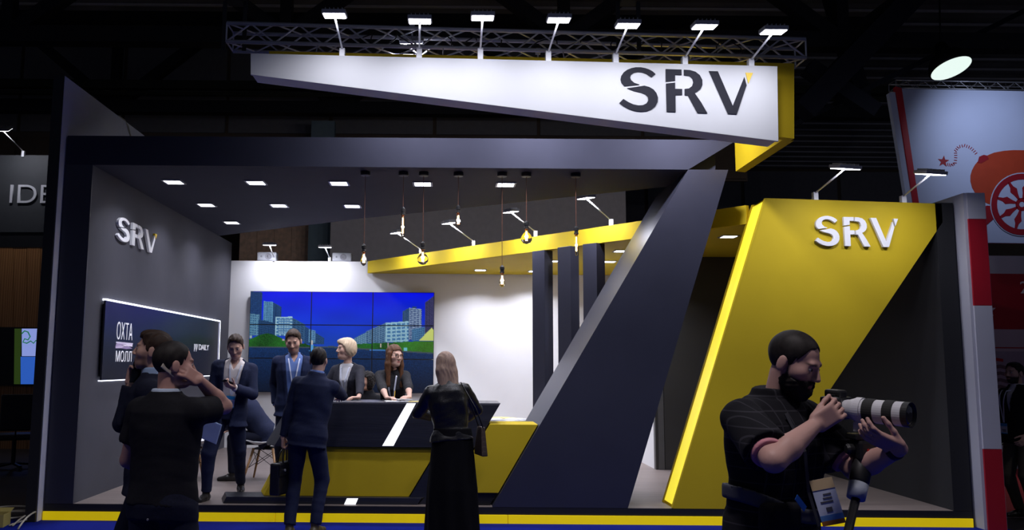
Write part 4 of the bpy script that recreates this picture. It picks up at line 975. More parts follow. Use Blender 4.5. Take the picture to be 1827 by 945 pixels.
class Person:
    def __init__(s, label, loc, face, H=1.78, fem=False, girth=1.0, lean=(0, 0), pelvis=(0, 0, 0), syaw=0, head=(0, 0, 0), neck_fwd=0, armR=None, armL=None, feet=((.10, 0, 8), (-.10, 0, -8)),
                 skin=(.55, .33, .25), brow=(.05, .03, .02), lips=None, beard=None, beard_c=(.02, .015, .012), h=.009, hf=.0055, seat=False, hs=1.0, group=None, name='person'):
        s.k = H/1.78; s.fem = fem; s.h = h; s.hf = hf; s.sec = FEM if fem else MALE; s.g = girth; s.hs = hs
        fx, fy = face; rz = math.atan2(-fx, fy)
        s.root = thing(name, label, 'person', loc, rz, group=group); s.root.scale = (s.k,)*3
        s.Mi = (Matrix.Translation(loc) @ Matrix.Rotation(rz, 4, 'Z') @ Matrix.Scale(s.k, 4)).inverted()
        lf, ls = math.radians(lean[0]), math.radians(lean[1])
        s.axis = unit((math.sin(ls), math.sin(lf), math.cos(lf)*math.cos(ls))); s.L = .64
        s.A = V3(pelvis[0], pelvis[1], .86+pelvis[2]); s.N = s.A+s.axis*s.L
        y = math.radians(-syaw); s.right = unit((math.cos(y), math.sin(y), 0)); s.right = unit(s.right-s.axis*(s.right@s.axis)); s.fwd = np.cross(s.axis, s.right)
        sw = (.152 if fem else .172)*(1+(girth-1)*.5)
        s.sh = {1: s.A+s.axis*s.L*.862+s.right*sw, -1: s.A+s.axis*s.L*.862-s.right*sw}
        s.Rh = rotm(*head)@np.array([[1, 0, 0], [0, 1, 0], [0, 0, 1.]])
        # head turned relative to the person's own frame
        s.hc = s.N+s.axis*.055+V3(0, neck_fwd, 0)+s.Rh.T@V3(0, .026, .105)*hs
        s.arm = {}
        for sd, a in ((1, armR), (-1, armL)):
            a = dict(a or {}); w = np.asarray(a.get('w', s.sh[sd]+V3(sd*.06, .06, -.54)), float)
            if 'world' in a: w = np.array(s.Mi@Vector(a['world']))
            el, w = ik(s.sh[sd], w, .285, .255, a.get('pole', (sd*.25, -1, -.1)))
            d = unit(a.get('d', w-el)); n = np.asarray(a.get('n', (-sd, 0, 0)), float); n = unit(n-d*(n@d)); dors = -n
            xl = -np.cross(d, dors)*sd
            s.arm[sd] = dict(el=el, w=w, R=np.array([xl, d, dors]), hand=hand_fn(a.get('curl', (25, 30, 20)), a.get('thumb', (35, 20)), a.get('spread', 4), a.get('curls')), xl=xl, d=d, n=n)
        s.leg = {}
        for sd, (x, y_, toe) in zip((1, -1), feet):
            hip = s.A+V3(sd*.088, 0, .06); ank = V3(x, y_-.03, .085); td = V3(math.sin(math.radians(toe)), math.cos(math.radians(toe)), 0)
            kn, ank = ik(hip, ank, .44, .425, td*.9+V3(sd*.10, .2, .25 if seat else 0)); s.leg[sd] = dict(hip=hip, kn=kn, an=ank, td=td)
        s.skin, s.brow, s.lips, s.beard, s.beard_c = skin, brow, lips or (skin[0]*.82, skin[1]*.55, skin[2]*.55), beard, beard_c
        s.body()
    def secs(s, off, secs=None, lo=None):
        q = [(a, b*s.g+off, c*s.g+off, d) for a, b, c, d in (secs or s.sec)]; return q
    def bounds(s, pad=.12):
        pts = [s.A, s.N, s.hc, s.hc+V3(0, 0, .15)]+[s.arm[k][q] for k in (1, -1) for q in ('el', 'w')]+[s.arm[k]['w']+s.arm[k]['d']*.19 for k in (1, -1)]+[s.leg[k][q] for k in (1, -1) for q in ('hip', 'kn', 'an')]+[s.leg[k]['an']+s.leg[k]['td']*.2 for k in (1, -1)]+list(s.sh.values())
        P_ = np.array(pts); lo, hi = P_.min(0)-pad, P_.max(0)+pad; xy = np.array([.26, .22, 0])
        lo[:2] = np.minimum(lo[:2], s.A[:2]-xy[:2]); hi[:2] = np.maximum(hi[:2], s.A[:2]+xy[:2]); lo[2] = -.02; return lo, hi
    def body(s):
        lo, hi = s.bounds(); hr = .135*s.hs
        fine = [(s.hc-hr, s.hc+hr, s.hf)]
        for k in (1, -1):
            c = s.arm[k]['w']+s.arm[k]['d']*.09; fine.append((c-.10, c+.10, max(s.hf, .005)))
        F = Field(lo, hi, s.h*1.75, fine); g = s.g; fe = .88 if s.fem else 1.0
        F.add(*loft(s.A, s.axis, s.L, s.right, s.secs(-.012)), k=0)
        F.add(*cone(s.N-s.axis*.06, s.hc+s.Rh.T@V3(0, -.03, -.06)*s.hs, .054*fe, .052*fe), k=.03)
        F.add(*framed(head_fn(s.fem), s.hc, s.Rh, s.hs, .13), k=.012, pad=.02)
        for k in (1, -1):
            a = s.arm[k]
            F.add(*cone(s.N-s.axis*.035, s.sh[k]+s.axis*.012, .040*fe, .036*fe), k=.03); F.add(*cone(s.sh[k], a['el'], .050*fe*g, .040*fe*g), k=.03); F.add(*cone(a['el'], a['el']+(a['w']-a['el'])*.35, .040*fe*g, .041*fe*g), k=.012); F.add(*cone(a['el']+(a['w']-a['el'])*.35, a['w'], .041*fe*g, .027*fe), k=.015)
            F.add(*framed(a['hand'], a['w'], a['R'], .97 if not s.fem else .9, .2), k=.014, pad=.01)
            l = s.leg[k]
            F.add(*cone(l['hip'], l['kn'], .082*g, .055*g), k=.03); F.add(*cone(l['kn'], l['an'], .053*g, .036), k=.012)
            F.add(*cone(l['an']+V3(0, 0, -.045), l['an']+l['td']*.13+V3(0, 0, -.055), .034, .026), k=.02)
        V, Q = F.mesh()
        # skin, lips, brows, beard
        q = ((V-s.hc)@s.Rh.T)/s.hs; col = np.tile(np.array(s.skin), (len(V), 1)); x, y, z = np.abs(q[:, 0]), q[:, 1], q[:, 2]; inh = (np.linalg.norm(q, axis=1) < .15)
        def mix(m, c): m = np.clip(m, 0, 1)[:, None]; col[:] = col*(1-m)+np.array(c)*m
        sm = lambda v, a, b: np.clip((v-a)/(b-a), 0, 1)
        if s.beard:
            if s.beard == 'full': m_ = (1-sm(z, -.052, -.038+0*z))*sm(y, -.01, .012)+sm(-z, .0, .01)*sm(y, .0, .01)*(1-sm(y, .010, .022))
            else: m_ = (1-sm(z, -.050, -.036))*sm(y, .0, .02)*.45+sm(-z, .01, .02)*sm(y, .0, .01)*(1-sm(y, .03, .05))*.35
            m_ = m_*inh*(z > -.14); mix(m_, s.beard_c)
            mix(inh*(np.exp(-((z+.047)/.006)**2)*(x < .028)*(y > .07))*(1 if s.beard == 'full' else .35), s.beard_c)
        mix(inh*np.exp(-((z+.0655)/.0085)**4)*(1-sm(x, .017, .024))*(y > .076), s.lips)
        mix(inh*np.exp(-((z-.0245-.10*(.03-x)*(x > .03)+.0)/.0042)**2)*sm(x, .012, .018)*(1-sm(x, .046, .054))*(y > .055)*.9, s.brow)
        mix(inh*np.exp(-(((x-.032)/.017)**2+((z-.003)/.009)**2))*(y > .06)*.15, (s.skin[0]*.45, s.skin[1]*.35, s.skin[2]*.35))  # eye sockets darkened, their shading painted into the skin colour
        mix(inh*np.exp(-(((x-.045)/.02)**2+((z+.03)/.018)**2))*(y > .04)*.25, (s.skin[0]*1.05, s.skin[1]*.72, s.skin[2]*.7))
        s.bodyobj = np_obj('body', V, Q, skin_m, s.root, np.clip(col, 0, 1), 1)
        for k in (1, -1):       # eyes
            c = s.hc+s.Rh.T@V3(k*.032, .0752, .003)*s.hs; R3 = s.Rh.T
            m_ = MB().lathe([(.0112*math.sin(t), -.0112*math.cos(t)) for t in [math.pi*i/8 for i in range(1, 8)]], n=12)
            o = m_.build('eye', M('eye_white', (.40, .38, .36), .25), s.bodyobj, smooth=True); o.location = c
            o2 = MB().lathe([(.0001, 0), (.0052, .0008), (.0054, -.001)], n=12).build('iris', M('iris_dark', (.03, .025, .02), .15), s.bodyobj)
            mt = Matrix(R3.tolist()).to_4x4() @ Matrix.Rotation(-math.pi/2, 4, 'X'); mt.translation = Vector(c+R3@V3(0, .0108, 0)*1.0); o2.matrix_local = mt
    # ---------------------------------------------------------------- clothes
    def field(s, lo=None, hi=None, h=None, pad=.15):
        a, b = s.bounds(pad); return Field(a if lo is None else np.maximum(a, lo), b if hi is None else np.minimum(b, hi), h or s.h)
    def done(s, F, name, mat, sm=1, parent=None):
        V, Q = F.mesh(); return np_obj(name, V, Q, mat, parent or s.root, None, sm)
    def at(s, u, t, extra=0, front=1, off=.0):
        """point on the front of the torso"""
        b = np.interp(t, [q[0] for q in s.sec], [q[2] for q in s.sec])*s.g+off; a = np.interp(t, [q[0] for q in s.sec], [q[1] for q in s.sec])*s.g+off; o = np.interp(t, [q[0] for q in s.sec], [q[3] for q in s.sec])
        w = b*max(0, 1-abs(u/a)**2.4)**(1/2.4)
        return s.A+s.axis*s.L*t+s.right*u+s.fwd*(front*(w+extra)+o)
    def capcone(s, a, b, r1, r2, cut=0):
        f, lo, hi = cone(a, b, r1, r2); d = unit(np.asarray(b)-np.asarray(a)); e = np.asarray(b)-d*cut
        def fn(X, Y, Z): return np.maximum(f(X, Y, Z), (X-e[0])*d[0]+(Y-e[1])*d[1]+(Z-e[2])*d[2])
        return fn, lo, hi
    def top(s, name, mat, off=.012, sleeve='long', slen=.80, hem=0.0, flare=0, vneck=None, lapel=False, fold=.003, seed=0, collar=True, arm_off=.014, opens=None, col_h=1.055, smin_=.012, sleeve_cut=.0, hang=None):
        F = s.field(lo=(-9, -9, .3)); fe = .88 if s.fem else 1.0; g = s.g
        sc_ = s.secs(off); sc_ = [(hem, sc_[0][1]+flare if not hang else hang[0], sc_[0][2]+flare*.7 if not hang else hang[1], 0)]+[q for q in sc_ if q[0] > hem+.05]
        lt = loft(s.A, s.axis, s.L, s.right, sc_); F.add(*lt, k=0); loc = lt[0].loc
        for k in (1, -1):
            a = s.arm[k]; F.add(*ell(s.sh[k]-s.axis*.008, (.057*fe*g+arm_off*.3,)*3), k=.035); F.add(*cone(s.N-s.axis*.045, s.sh[k]+s.axis*.012, .045*fe+off*.6, .040*fe+off*.7), k=.03)
            if sleeve == 'none': continue
            if sleeve == 'short':
                e = s.sh[k]+(a['el']-s.sh[k])*slen; F.add(*s.capcone(s.sh[k], e, .060*fe*g+arm_off*.5, .056*fe*g+arm_off, .0), k=.02)
            else:
                F.add(*cone(s.sh[k], a['el'], .054*fe*g+arm_off, .044*fe*g+arm_off), k=.02)
                we = a['w']+(a['el']-a['w'])*sleeve_cut if sleeve == 'long' else a['el']+(a['w']-a['el'])*.35
                F.add(*s.capcone(a['el'], we, .044*fe*g+arm_off, .030*fe*g+arm_off, .0), k=smin_)
        if collar: F.add(*loft(s.A, s.axis, s.L, s.right, [(.93, .088*fe+off, .085*fe+off*.8, -.012), (col_h, .060*fe+off, .064*fe+off, -.012)], 2.0), k=.01)
        if fold: F.bump(wr(fold, seed))
        if lapel:
            w0, sb = vneck
            def lp(X, Y, Z):
                u, w, t = loc(X, Y, Z); wd = np.interp(t, [sb, .97], [0, w0]); m_ = (w > .02)*np.clip((t-sb)/.08, 0, 1)*np.clip((wd+.055-.03*np.abs(t-.75)-np.abs(u))/.006, 0, 1)
                return -.007*m_
            F.bump(lp)
        if vneck:
            w0, sb = vneck
            def op(X, Y, Z):
                u, w, t = loc(X, Y, Z); wd = np.interp(t, [sb, .97], [0, w0]); wd = np.where(t < sb, -1, wd)
                if opens: wd = np.where(t < sb, np.interp(t, [hem, sb], [opens, 0]), wd)
                return -np.maximum(np.abs(u)-wd, -(w-.02))
            F.cut(op)
        s.loc = loc
        return s.done(F, name, mat)
    def trousers(s, mat, off=.010, cuff=.052, fold=.0035, seed=1, low=.075, name='trousers'):
        F = s.field(hi=(9, 9, 1.2)); g = s.g; F.add(*loft(s.A, s.axis, s.L, s.right, s.secs(off, [q for q in s.sec if q[0] <= .32])), k=0)
        for k in (1, -1):
            l = s.leg[k]; F.add(*cone(l['hip']+V3(0, 0, -.02), l['kn'], .090*g+off*.5, .060*g+off), k=.025)
            F.add(*s.capcone(l['kn'], l['an']+(l['kn']-l['an'])*0, .060*g+off, cuff, -low+.085+.0), k=.012)
        if fold: F.bump(wr(fold, seed, .6))
        return s.done(F, name, mat)
    def shoes(s, mat, ht=.0):
        for k in (1, -1):
            l = s.leg[k]; a = l['an']; td = l['td']; lo = a-.16; hi = a+.16; lo[2] = -.004; lo[:2] -= .05; hi[:2] += .08
            F = Field(lo, hi, .007); up = V3(0, 0, 1); b = a+V3(0, 0, -.052)
            F.add(*cone(b-td*.035, b+td*.06+V3(0, 0, -.002), .040, .040), k=0); F.add(*cone(b+td*.06, b+td*.155+V3(0, 0, -.012), .040, .030), k=.02); F.add(*cone(b, a+V3(0, 0, .02), .038, .042), k=.02)
            F.cut(lambda X, Y, Z: (.001-Z)+0*X+0*Y); s.done(F, 'shoe', mat)
    def hair(s, style, mat, name='hair', fold=.002):
        """fields in the head's own frame"""
        hs = s.hs; R = s.Rh; hc = s.hc; r = .17; h = s.hf*.95
        if style in ('long', 'tail', 'bob'): lo, hi = hc-V3(.2, .2, .5), hc+V3(.2, .2, .17)
        else: lo, hi = hc-r, hc+r
        F = Field(lo, hi, h if style not in ('long', 'tail') else max(h, .006))
        def put(p, k=.015, pad=.03):
            f, a, b = p; c = (a+b)/2; rd = float(np.max((b-a)/2))*1.75; g = framed(f, hc, R, hs, 0)[0]; cw = hc+R.T@c*hs; F.add(g, cw-rd, cw+rd, k=k, pad=pad)
        def clip(fn): F.cut(framed(fn, hc, R, hs, 0)[0])
        tt = {'short': .011, 'thick': .018, 'buzz': .005, 'bob': .017, 'long': .013, 'tail': .012, 'curly': .03}[style]
        put(ell((0, -.018, .030), (.077+tt*(.8 if style not in ('short', 'thick') else .45), .099+tt*.8, .090+tt)), 0)
        if style == 'thick': put(ell((0, .045, .095), (.062, .045, .034)), .03)
        if style == 'short': put(ell((-.012, .038, .090), (.052, .040, .030)), .03)
        if style in ('short', 'thick', 'buzz'):
            hl = hairline([(-.13, -.070), (-.07, -.062), (-.045, -.030), (-.022, .018), (.0, .012), (.006, -.022), (.018, -.022), (.026, .03), (.042, .058), (.058, .078), (.08, .090), (.12, .105)])
            clip(lambda X, Y, Z: (hl(Y)+.006*np.sin(55*X+1)*(Y > .03)+.004*np.sin(130*X+40*Y)+np.clip(np.abs(X)-.03, 0, 1)*.35*(Y > .03)*(-1)-Z)*.8)
            # sideburns in front of the ear
        elif style == 'curly':
            put(ell((0, -.03, -.03), (.10, .08, .10)), .03); hl = hairline([(-.2, -.2), (.015, -.2), (.03, .055), (.12, .09)]); clip(lambda X, Y, Z: (hl(Y)-Z)*.8+0*X)
        elif style == 'bob':
            put(ell((0, -.035, -.015), (.094, .088, .085)), .03); put(ell((.035, .035, .085), (.065, .06, .035)), .03); put(ell((.075, .03, .02), (.022, .045, .06)), .02); put(ell((-.074, .02, .02), (.02, .04, .055)), .02)
            hl = hairline([(-.13, -.085), (-.05, -.08), (.0, -.065), (.03, -.03), (.05, .025), (.07, .058), (.09, .066), (.13, .08)])
            clip(lambda X, Y, Z: (hl(Y)-Z)*.8+0*X)
        elif style == 'long':
            for sx in (1, -1):
                put(cone((sx*.078, .012, .02), (sx*.086, .020, -.10), .026, .030), .02); put(cone((sx*.086, .02, -.10), (sx*.085, .055, -.33), .032, .024), .02)
            put(ell((0, -.05, -.10), (.085, .05, .15)), .03)
            hl = hairline([(-.3, -.6), (.045, -.6), (.06, .035), (.075, .066), (.13, .085)])
            clip(lambda X, Y, Z: np.where(np.abs(X) > .066, np.where(Y < .09, -.01, (hl(np.minimum(Y, .13))-Z)*.8), (hl(Y)-Z)*.8))
            clip(lambda X, Y, Z: np.where((Y > .035) & (Z < .055), .062-np.abs(X)*1.0+0*Z, -.01+0*X+0*Z))
        elif style == 'tail':
            put(ell((0, -.035, -.04), (.098, .086, .115)), .03); put(cone((-.035, -.05, -.06), (-.045, -.075, -.24), .070, .045), .03); put(cone((.035, -.055, -.08), (.045, -.085, -.22), .066, .050), .03); put(cone((.045, -.085, -.22), (.075, -.105, -.34), .044, .014), .03); put(cone((-.045, -.075, -.24), (-.05, -.09, -.31), .045, .018), .03)
            hl = hairline([(-.3, -.6), (.02, -.6), (.04, .03), (.06, .06), (.13, .085)]); clip(lambda X, Y, Z: (hl(Y)-Z)*.8+0*X)
        if fold:
            am = fold*(4 if style == 'curly' else 1.8 if style == 'short' else 1)
            def st(X, Y, Z):
                if style == 'curly': return am*np.sin(95*X+3*np.sin(60*Z))*np.sin(90*Y+2*np.sin(70*X))*np.sin(85*Z)
                return am*np.sin(150*X+60*Y+2.5*np.sin(28*Z+14*Y))*np.cos(22*Z+8*X)
            F.bump(st)
        return s.done(F, name, mat, 1)
    def beardmesh(s, mat, fullness=.012):
        F = Field(s.hc-.16, s.hc+.12, s.hf*.95); hs = s.hs
        def b(X, Y, Z):
            j = ell((0, .026, -.062), (.063+fullness*.4, .066+fullness, .066+fullness))[0](X, Y, Z); j = smin(j, ell((0, .060, -.100), (.036, .036+fullness*.5, .036+fullness*.6))[0](X, Y, Z), .03)
            up = hairline([(-.03, .02), (.002, .012), (.014, -.028), (.03, -.052), (.055, -.056), (.075, -.046), (.13, -.046)])
            d = np.maximum(j, (Z-up(Y))*.8); d = np.maximum(d, (.002-Y)*.9-np.clip(-.03-Z, 0, 1)*.6)
            m_ = ell((0, .095, -.0660), (.025, .042, .0115))[0](X, Y, Z); return np.maximum(d, -m_)
        F.add(framed(b, s.hc, s.Rh, hs, 0)[0], s.hc-.15, s.hc+.15, k=0)
        F.bump(lambda X, Y, Z: .0022*np.sin(210*X+90*Z)*np.sin(190*Z+70*Y)); return s.done(F, 'beard', mat, 1)
    def skirt(s, mat, top=.32, zlow=.03, w0=.15, w1=.20, fold=.006):
        F = s.field(hi=(9, 9, 1.2), pad=.2); ln_ = s.A[2]+s.L*top-zlow
        c = V3(s.A[0], s.A[1], zlow)
        n = 12
        F.add(*loft(c, (0, 0, 1), ln_, (1, 0, 0), [(0, w1, w1*.8, 0), (.45, w1*.93, w1*.74, 0), (.80, .205, .152, 0), (.90, .198, .146, 0), (1.0, w0, .130, 0)], 2.1), k=0)
        F.bump(lambda X, Y, Z: fold*np.clip((.95-Z)/.7, 0, 1)*np.sin(8*np.arctan2(Y-c[1], X-c[0])+1.2*np.sin(3*Z)))
        return s.done(F, 'skirt', mat)
    def lanyard(s, mat, off, tip=.42, width=.045, badge=None, nbase=.95, r=.006, photo=(.1, .45, .8), bscale=1.0, side=0):
        """strap round the neck and badge"""
        tipp = s.at(side, tip, .012, off=off); m_ = MB()
        for k in (1, -1):
            pts = [s.N+s.axis*-.0+s.right*(k*.02)-s.fwd*.075, s.N+s.right*(k*(.066+off*.5))-s.fwd*.02-s.axis*.012]+[s.at(side+k*(width*(t-tip)/(nbase-tip)+.004), t, .012, off=off) for t in np.linspace(nbase-.03, tip, 8)]
            pts = [Vector(p) for p in pts]
            for a, b in zip(pts[:-1], pts[1:]): m_.bar(a, b, r*2.2, .002, up=tuple(s.fwd))
        m_.build('lanyard', mat, s.root)
        if badge:
            w, hgt = .085*bscale, .12*bscale; c = Vector(tipp)-Vector(s.axis)*(hgt/2+.01); R_ = Vector(s.right); U_ = Vector(s.axis); Fw = Vector(s.fwd)
            def card(nm, u0, u1, v0, v1, d, mt, par):
                mm = Matrix((R_, Fw, U_)).transposed().to_4x4(); mm.translation = c
                return MB().box((u0*w, d, v0*hgt), (u1*w, d+.0015, v1*hgt), mm).build(nm, mt, par)
            cd = card('badge', -.5, .5, -.5, .5, .002, M('badge_white', (.62, .68, .78), .3), s.root)
            card('badge_header', -.5, .5, .22, .5, .004, M('badge_blue', photo, .4), cd); card('badge_print', -.3, .3, -.15, -.08, .004, M('badge_ink', (.08, .08, .1), .5), cd); card('badge_print', -.3, .2, -.28, -.22, .004, M('badge_ink'), cd)
            card('badge_edge', -.5, .5, -.5, -.40, .004, M('badge_blue', photo, .4), cd)
    def belt(s, mat, t=.30, off=.013):
        F = s.field(lo=(-9, -9, .7), hi=(9, 9, 1.3)); F.add(*loft(s.A, s.axis, s.L, s.right, [(t-.028, *[np.interp(t, [q[0] for q in s.sec], [q[j] for q in s.sec])*s.g+off for j in (1, 2)], 0), (t+.028, *[np.interp(t, [q[0] for q in s.sec], [q[j] for q in s.sec])*s.g+off for j in (1, 2)], 0)]), k=0); return s.done(F, 'belt', mat)
    def hand_pt(s, k, v):
        """world point of hand-local v"""
        a = s.arm[k]; p = a['w']+a['R'].T@np.asarray(v, float); return s.Mi.inverted()@Vector(p)
    def wdir(s, v): return (s.Mi.inverted().to_3x3()@Vector(v)).normalized()
# ================================================================== the people of the photograph
def suit(name, c, var=.18): return M(name, c, .85, scale=90, var=var, spec=.2, bump=.12, bscale=500)
navy_s = suit('navy_suit', (.016, .021, .052)); navy_d = suit('dark_navy_suit', (.010, .012, .026)); black_c = suit('black_cotton', (.008, .008, .011)); royal = suit('royal_navy_suit', (.011, .017, .050))
wshirt = M('white_shirt', (.55, .55, .58), .75, bump=.05, bscale=300); bshirt = M('light_blue_shirt', (.10, .17, .42), .75); creamsh = M('cream_shirt', (.68, .62, .60), .75)
shoe_m = M('black_leather_shoe', (.014, .012, .012), .35); lany = M('white_lanyard', (.62, .66, .78), .6)
h_dark = M('dark_hair', (.012, .009, .008), .6, scale=50, var=.4, spec=.3); h_brown = M('brown_hair', (.040, .022, .013), .6, scale=50, var=.3, spec=.3)
h_red = M('auburn_hair', (.095, .040, .018), .55, scale=30, var=.35, spec=.3, stretch=(6, 6, .6)); h_blond = M('platinum_hair', (.62, .48, .33), .55, scale=40, var=.2, spec=.3, stretch=(6, 6, .6)); h_ash = M('ash_blond_hair', (.42, .28, .19), .55, scale=22, col2=(.22, .15, .13), spec=.35, stretch=(7, 7, .5))
leather = M('black_leather', (.010, .010, .012), .32, scale=40, var=.3, bump=.25, bscale=120); skirt_m = M('black_skirt_cloth', (.0055, .0055, .0065), .9, spec=.1)
knit = M('charcoal_knit', (.018, .018, .020), .95, scale=150, col2=(.05, .05, .055), spec=.1); pinstripe = M('pinstripe_blazer', (.012, .012, .022), .85, scale=60, var=.3)
beltm = M('black_belt', (.01, .01, .01), .35); khaki = M('khaki_trousers', (.10, .085, .06), .85, var=.15)
def HT(px, yt, Y, zf): return (P(px, yt, Y=Y).z-zf)/1.006
def XA(px, Y): return P(px, 700, Y=Y).x
def orient(o, loc, xv, yv):
    """place o: local x along xv, local y along yv"""
    x = Vector(xv).normalized(); y = Vector(yv); y = (y-x*y.dot(x)).normalized(); z = x.cross(y); m_ = Matrix((x, y, z)).transposed().to_4x4(); m_.translation = Vector(loc); o.matrix_world = m_
    o.location = m_.translation; o.rotation_euler = m_.to_euler(); return o
def smartphone(label, loc, xv, yv, body):
    t = thing('smartphone', label, 'phone', loc)
    MB().box((-.033, -.068, -.004), (.033, .068, .004)).build('case', body, t, bevel=.0035); MB().box((-.029, -.058, .0038), (.029, .058, .0046)).build('screen', M('phone_glass', (.01, .01, .014), .1), t)
    MB().lathe([(.006, 0), (.005, .0008)], c=(0, -.050, -.0046), n=12).build('camera_lens', M('phone_glass'), t)
    return orient(t, loc, xv, yv)

# ---- man on the phone, nearest on the left
Y = 4.4
p = Person('man in black polo phoning with his back to the camera, nearest on the left', (XA(299, Y), Y, .001), (.38, .92), H=HT(298, 607, Y, 0), girth=1.05, syaw=0, head=(34, -3, 0), hs=1.02,
    armR=dict(w=(.150, .075, 1.575), pole=(-.05, 1, .02), d=(-.50, -.62, .50), n=(-1, .15, -.1), curl=(28, 50, 30), thumb=(25, 30)), armL=dict(w=(-.17, .22, 1.02), pole=(-.6, -.9, 0)), feet=((.13, .02, 12), (-.13, -.02, -12)), skin=(.46, .25, .20), h=.0075, hf=.0042)
p.top('polo_shirt', black_c, .020, sleeve='short', slen=.62, hem=.12, flare=.004, hang=(.196, .145), fold=.004, seed=4, col_h=1.03, arm_off=.016); p.top('inner_collar', M('pale_collar', (.42, .50, .62), .7), .010, sleeve='none', hem=.84, collar=True, col_h=1.052, fold=0)
p.trousers(navy_d, .016, fold=.005, seed=2); p.shoes(shoe_m); p.hair('buzz', h_dark, fold=.001)
bt = MB().lathe([(.006, 0), (.006, .003), (.003, .0035)], n=12, axis=Matrix.Rotation(math.pi/2, 3, 'X')).build('pocket_button', M('button_grey', (.2, .2, .22), .4), p.root); bt.location = Vector(p.at(.035, .02, .026, front=-1))
hp_ = p.hand_pt(1, (.012, .145, -.030)); smartphone('pale smartphone held to the ear by the black polo man', hp_, p.wdir(np.cross(p.arm[1]['d'], p.arm[1]['n'])), p.wdir(p.arm[1]['d']*.8+V3(0, -.5, .1)), M('phone_gold', (.52, .47, .40), .35, metal=.4))
# ---- man in profile behind him
Y = 5.35
p = Person('dark suited man in profile phoning behind the black polo man', (XA(272, Y), Y, .001), (-.95, -.18), H=HT(262, 588, Y, 0), head=(4, 6, 0), armR=dict(w=(.10, .15, 1.455), pole=(.30, -.35, -1), d=(-.15, -.18, .95), n=(-.75, -.6, .1), curl=(35, 45, 30)), armL=dict(w=(-.20, -.04, .92)),
    feet=((.12, .12, 8), (-.11, -.12, -8)), beard='stubble', beard_c=(.10, .06, .045), brow=(.06, .035, .02), h=.009, hf=.0045)
p.top('shirt', M('sky_shirt', (.30, .42, .62), .7), .008, sleeve='none', hem=.3, col_h=1.09, fold=0); p.top('jacket', navy_d, .024, hem=-.10, flare=.02, fold=.004, vneck=(.055, .40), lapel=True, col_h=1.03, sleeve_cut=.08, seed=8); p.trousers(navy_d, .012); p.shoes(shoe_m); p.hair('short', h_brown)
smartphone('dark smartphone held below the chin by the profile man', p.hand_pt(1, (.004, .080, -.034)), p.wdir(np.cross(p.arm[1]['d'], p.arm[1]['n'])), p.wdir(p.arm[1]['d']), black)
# ---- suited man at the platform edge, looking at his phone
Y = 9.20
p = Person('suited man with badge looking down at his phone on the platform edge', (XA(408, Y), Y, ZP2), (.12, -1), H=HT(424, 597, Y, ZP2)*1.01, girth=1.06, head=(0, -24, 3), lean=(2, -6), hs=1.06,
    armR=dict(w=(.20, .16, .83), pole=(.9, -.5, 0), d=(-.05, .25, -1), n=(-.8, -.6, 0), curl=(55, 60, 40)), armL=dict(w=(-.10, .31, 1.20), pole=(-.8, -.5, -.9), d=(.55, .45, .25), n=(.1, -.25, 1), curl=(35, 45, 30), thumb=(40, 35)), feet=((.19, .08, 14), (-.13, -.30, -10)), brow=(.05, .03, .02), h=.0098, hf=.006)
p.top('shirt', creamsh, .010, hem=.20, fold=.002, col_h=1.05, vneck=(.040, .84), arm_off=.006, sleeve_cut=-.04); p.top('jacket', navy_s, .026, hem=-.10, flare=.03, fold=.004, vneck=(.105, -.7), lapel=True, opens=None, col_h=1.03, sleeve_cut=.06, seed=3)
p.trousers(navy_s, .014, fold=.005, seed=5); p.belt(beltm, .24, .016); p.shoes(shoe_m); p.hair('short', h_brown); p.lanyard(lany, .014, tip=.42, width=.06, badge=True, bscale=1.05, photo=(.03, .30, .62), side=-.02)
smartphone('black smartphone in the hand of the suited man by the platform edge', p.hand_pt(-1, (.0, .085, -.036)), p.wdir(np.cross(p.arm[-1]['d'], p.arm[-1]['n'])), p.wdir(p.arm[-1]['d']), black)
hp_ = p.hand_pt(1, (-.01, .09, -.035)); t = thing('document_folder', 'pale blue paper folder hanging from the hand of the suited man', 'folder', hp_)
MB().box((-.155, -.11, -.004), (.155, .11, .0)).build('cover', M('pale_blue_card', (.42, .52, .72), .6), t, bevel=.001); MB().box((-.150, -.105, .001), (.150, .105, .006)).build('cover', M('pale_blue_card'), t, bevel=.001); MB().box((-.148, -.10, .0002), (.148, .10, .0009)).build('sheet', paper, t)
orient(t, hp_+Vector((-.01, -.10, -.05)), (.93, -.2, -.33), (.3, -.2, .93))
# ---- man in navy suit with a briefcase, back to the camera
Y = 8.22
p = Person('man in navy suit with a briefcase leaning on the counter, seen from behind', (XA(550, Y), Y, .001), (.14, 1), H=HT(592, 619, Y, 0)*1.005, lean=(5, 6), head=(-4, -2, 0), girth=1.02,
    armR=dict(world=(XA(617, 8.8), 8.86, ZT+.045), pole=(.9, -.5, -.5), d=(-.5, .8, 0), n=(0, 0, -1)), armL=dict(w=(-.245, .02, .90), pole=(-.6, -.8, 0), d=(.0, .02, -1), n=(1, .1, 0), curl=(60, 70, 40), thumb=(20, 45)), feet=((.10, .04, 14), (-.13, -.03, -12)), h=.008, hf=.0055)
p.top('jacket', navy_s, .022, hem=-.06, flare=.012, fold=.005, col_h=1.06, sleeve_cut=.06, seed=11); p.top('shirt', bshirt, .006, sleeve='none', hem=.85, col_h=1.09, fold=0); p.trousers(navy_s, .010, fold=.005, seed=7, cuff=.055); p.shoes(M('brown_shoe', (.06, .045, .02), .4)); p.hair('short', h_dark)
hb_ = p.hand_pt(-1, (0, .095, -.02)); t = thing('briefcase', 'black leather briefcase carried by the navy suited man', 'bag', hb_)
MB().box((-.20, -.05, -.43), (.20, .05, -.13)).build('body', leather, t, bevel=.02); MB().box((-.195, -.058, -.25), (.195, -.048, -.14)).build('flap', leather, t, bevel=.006)
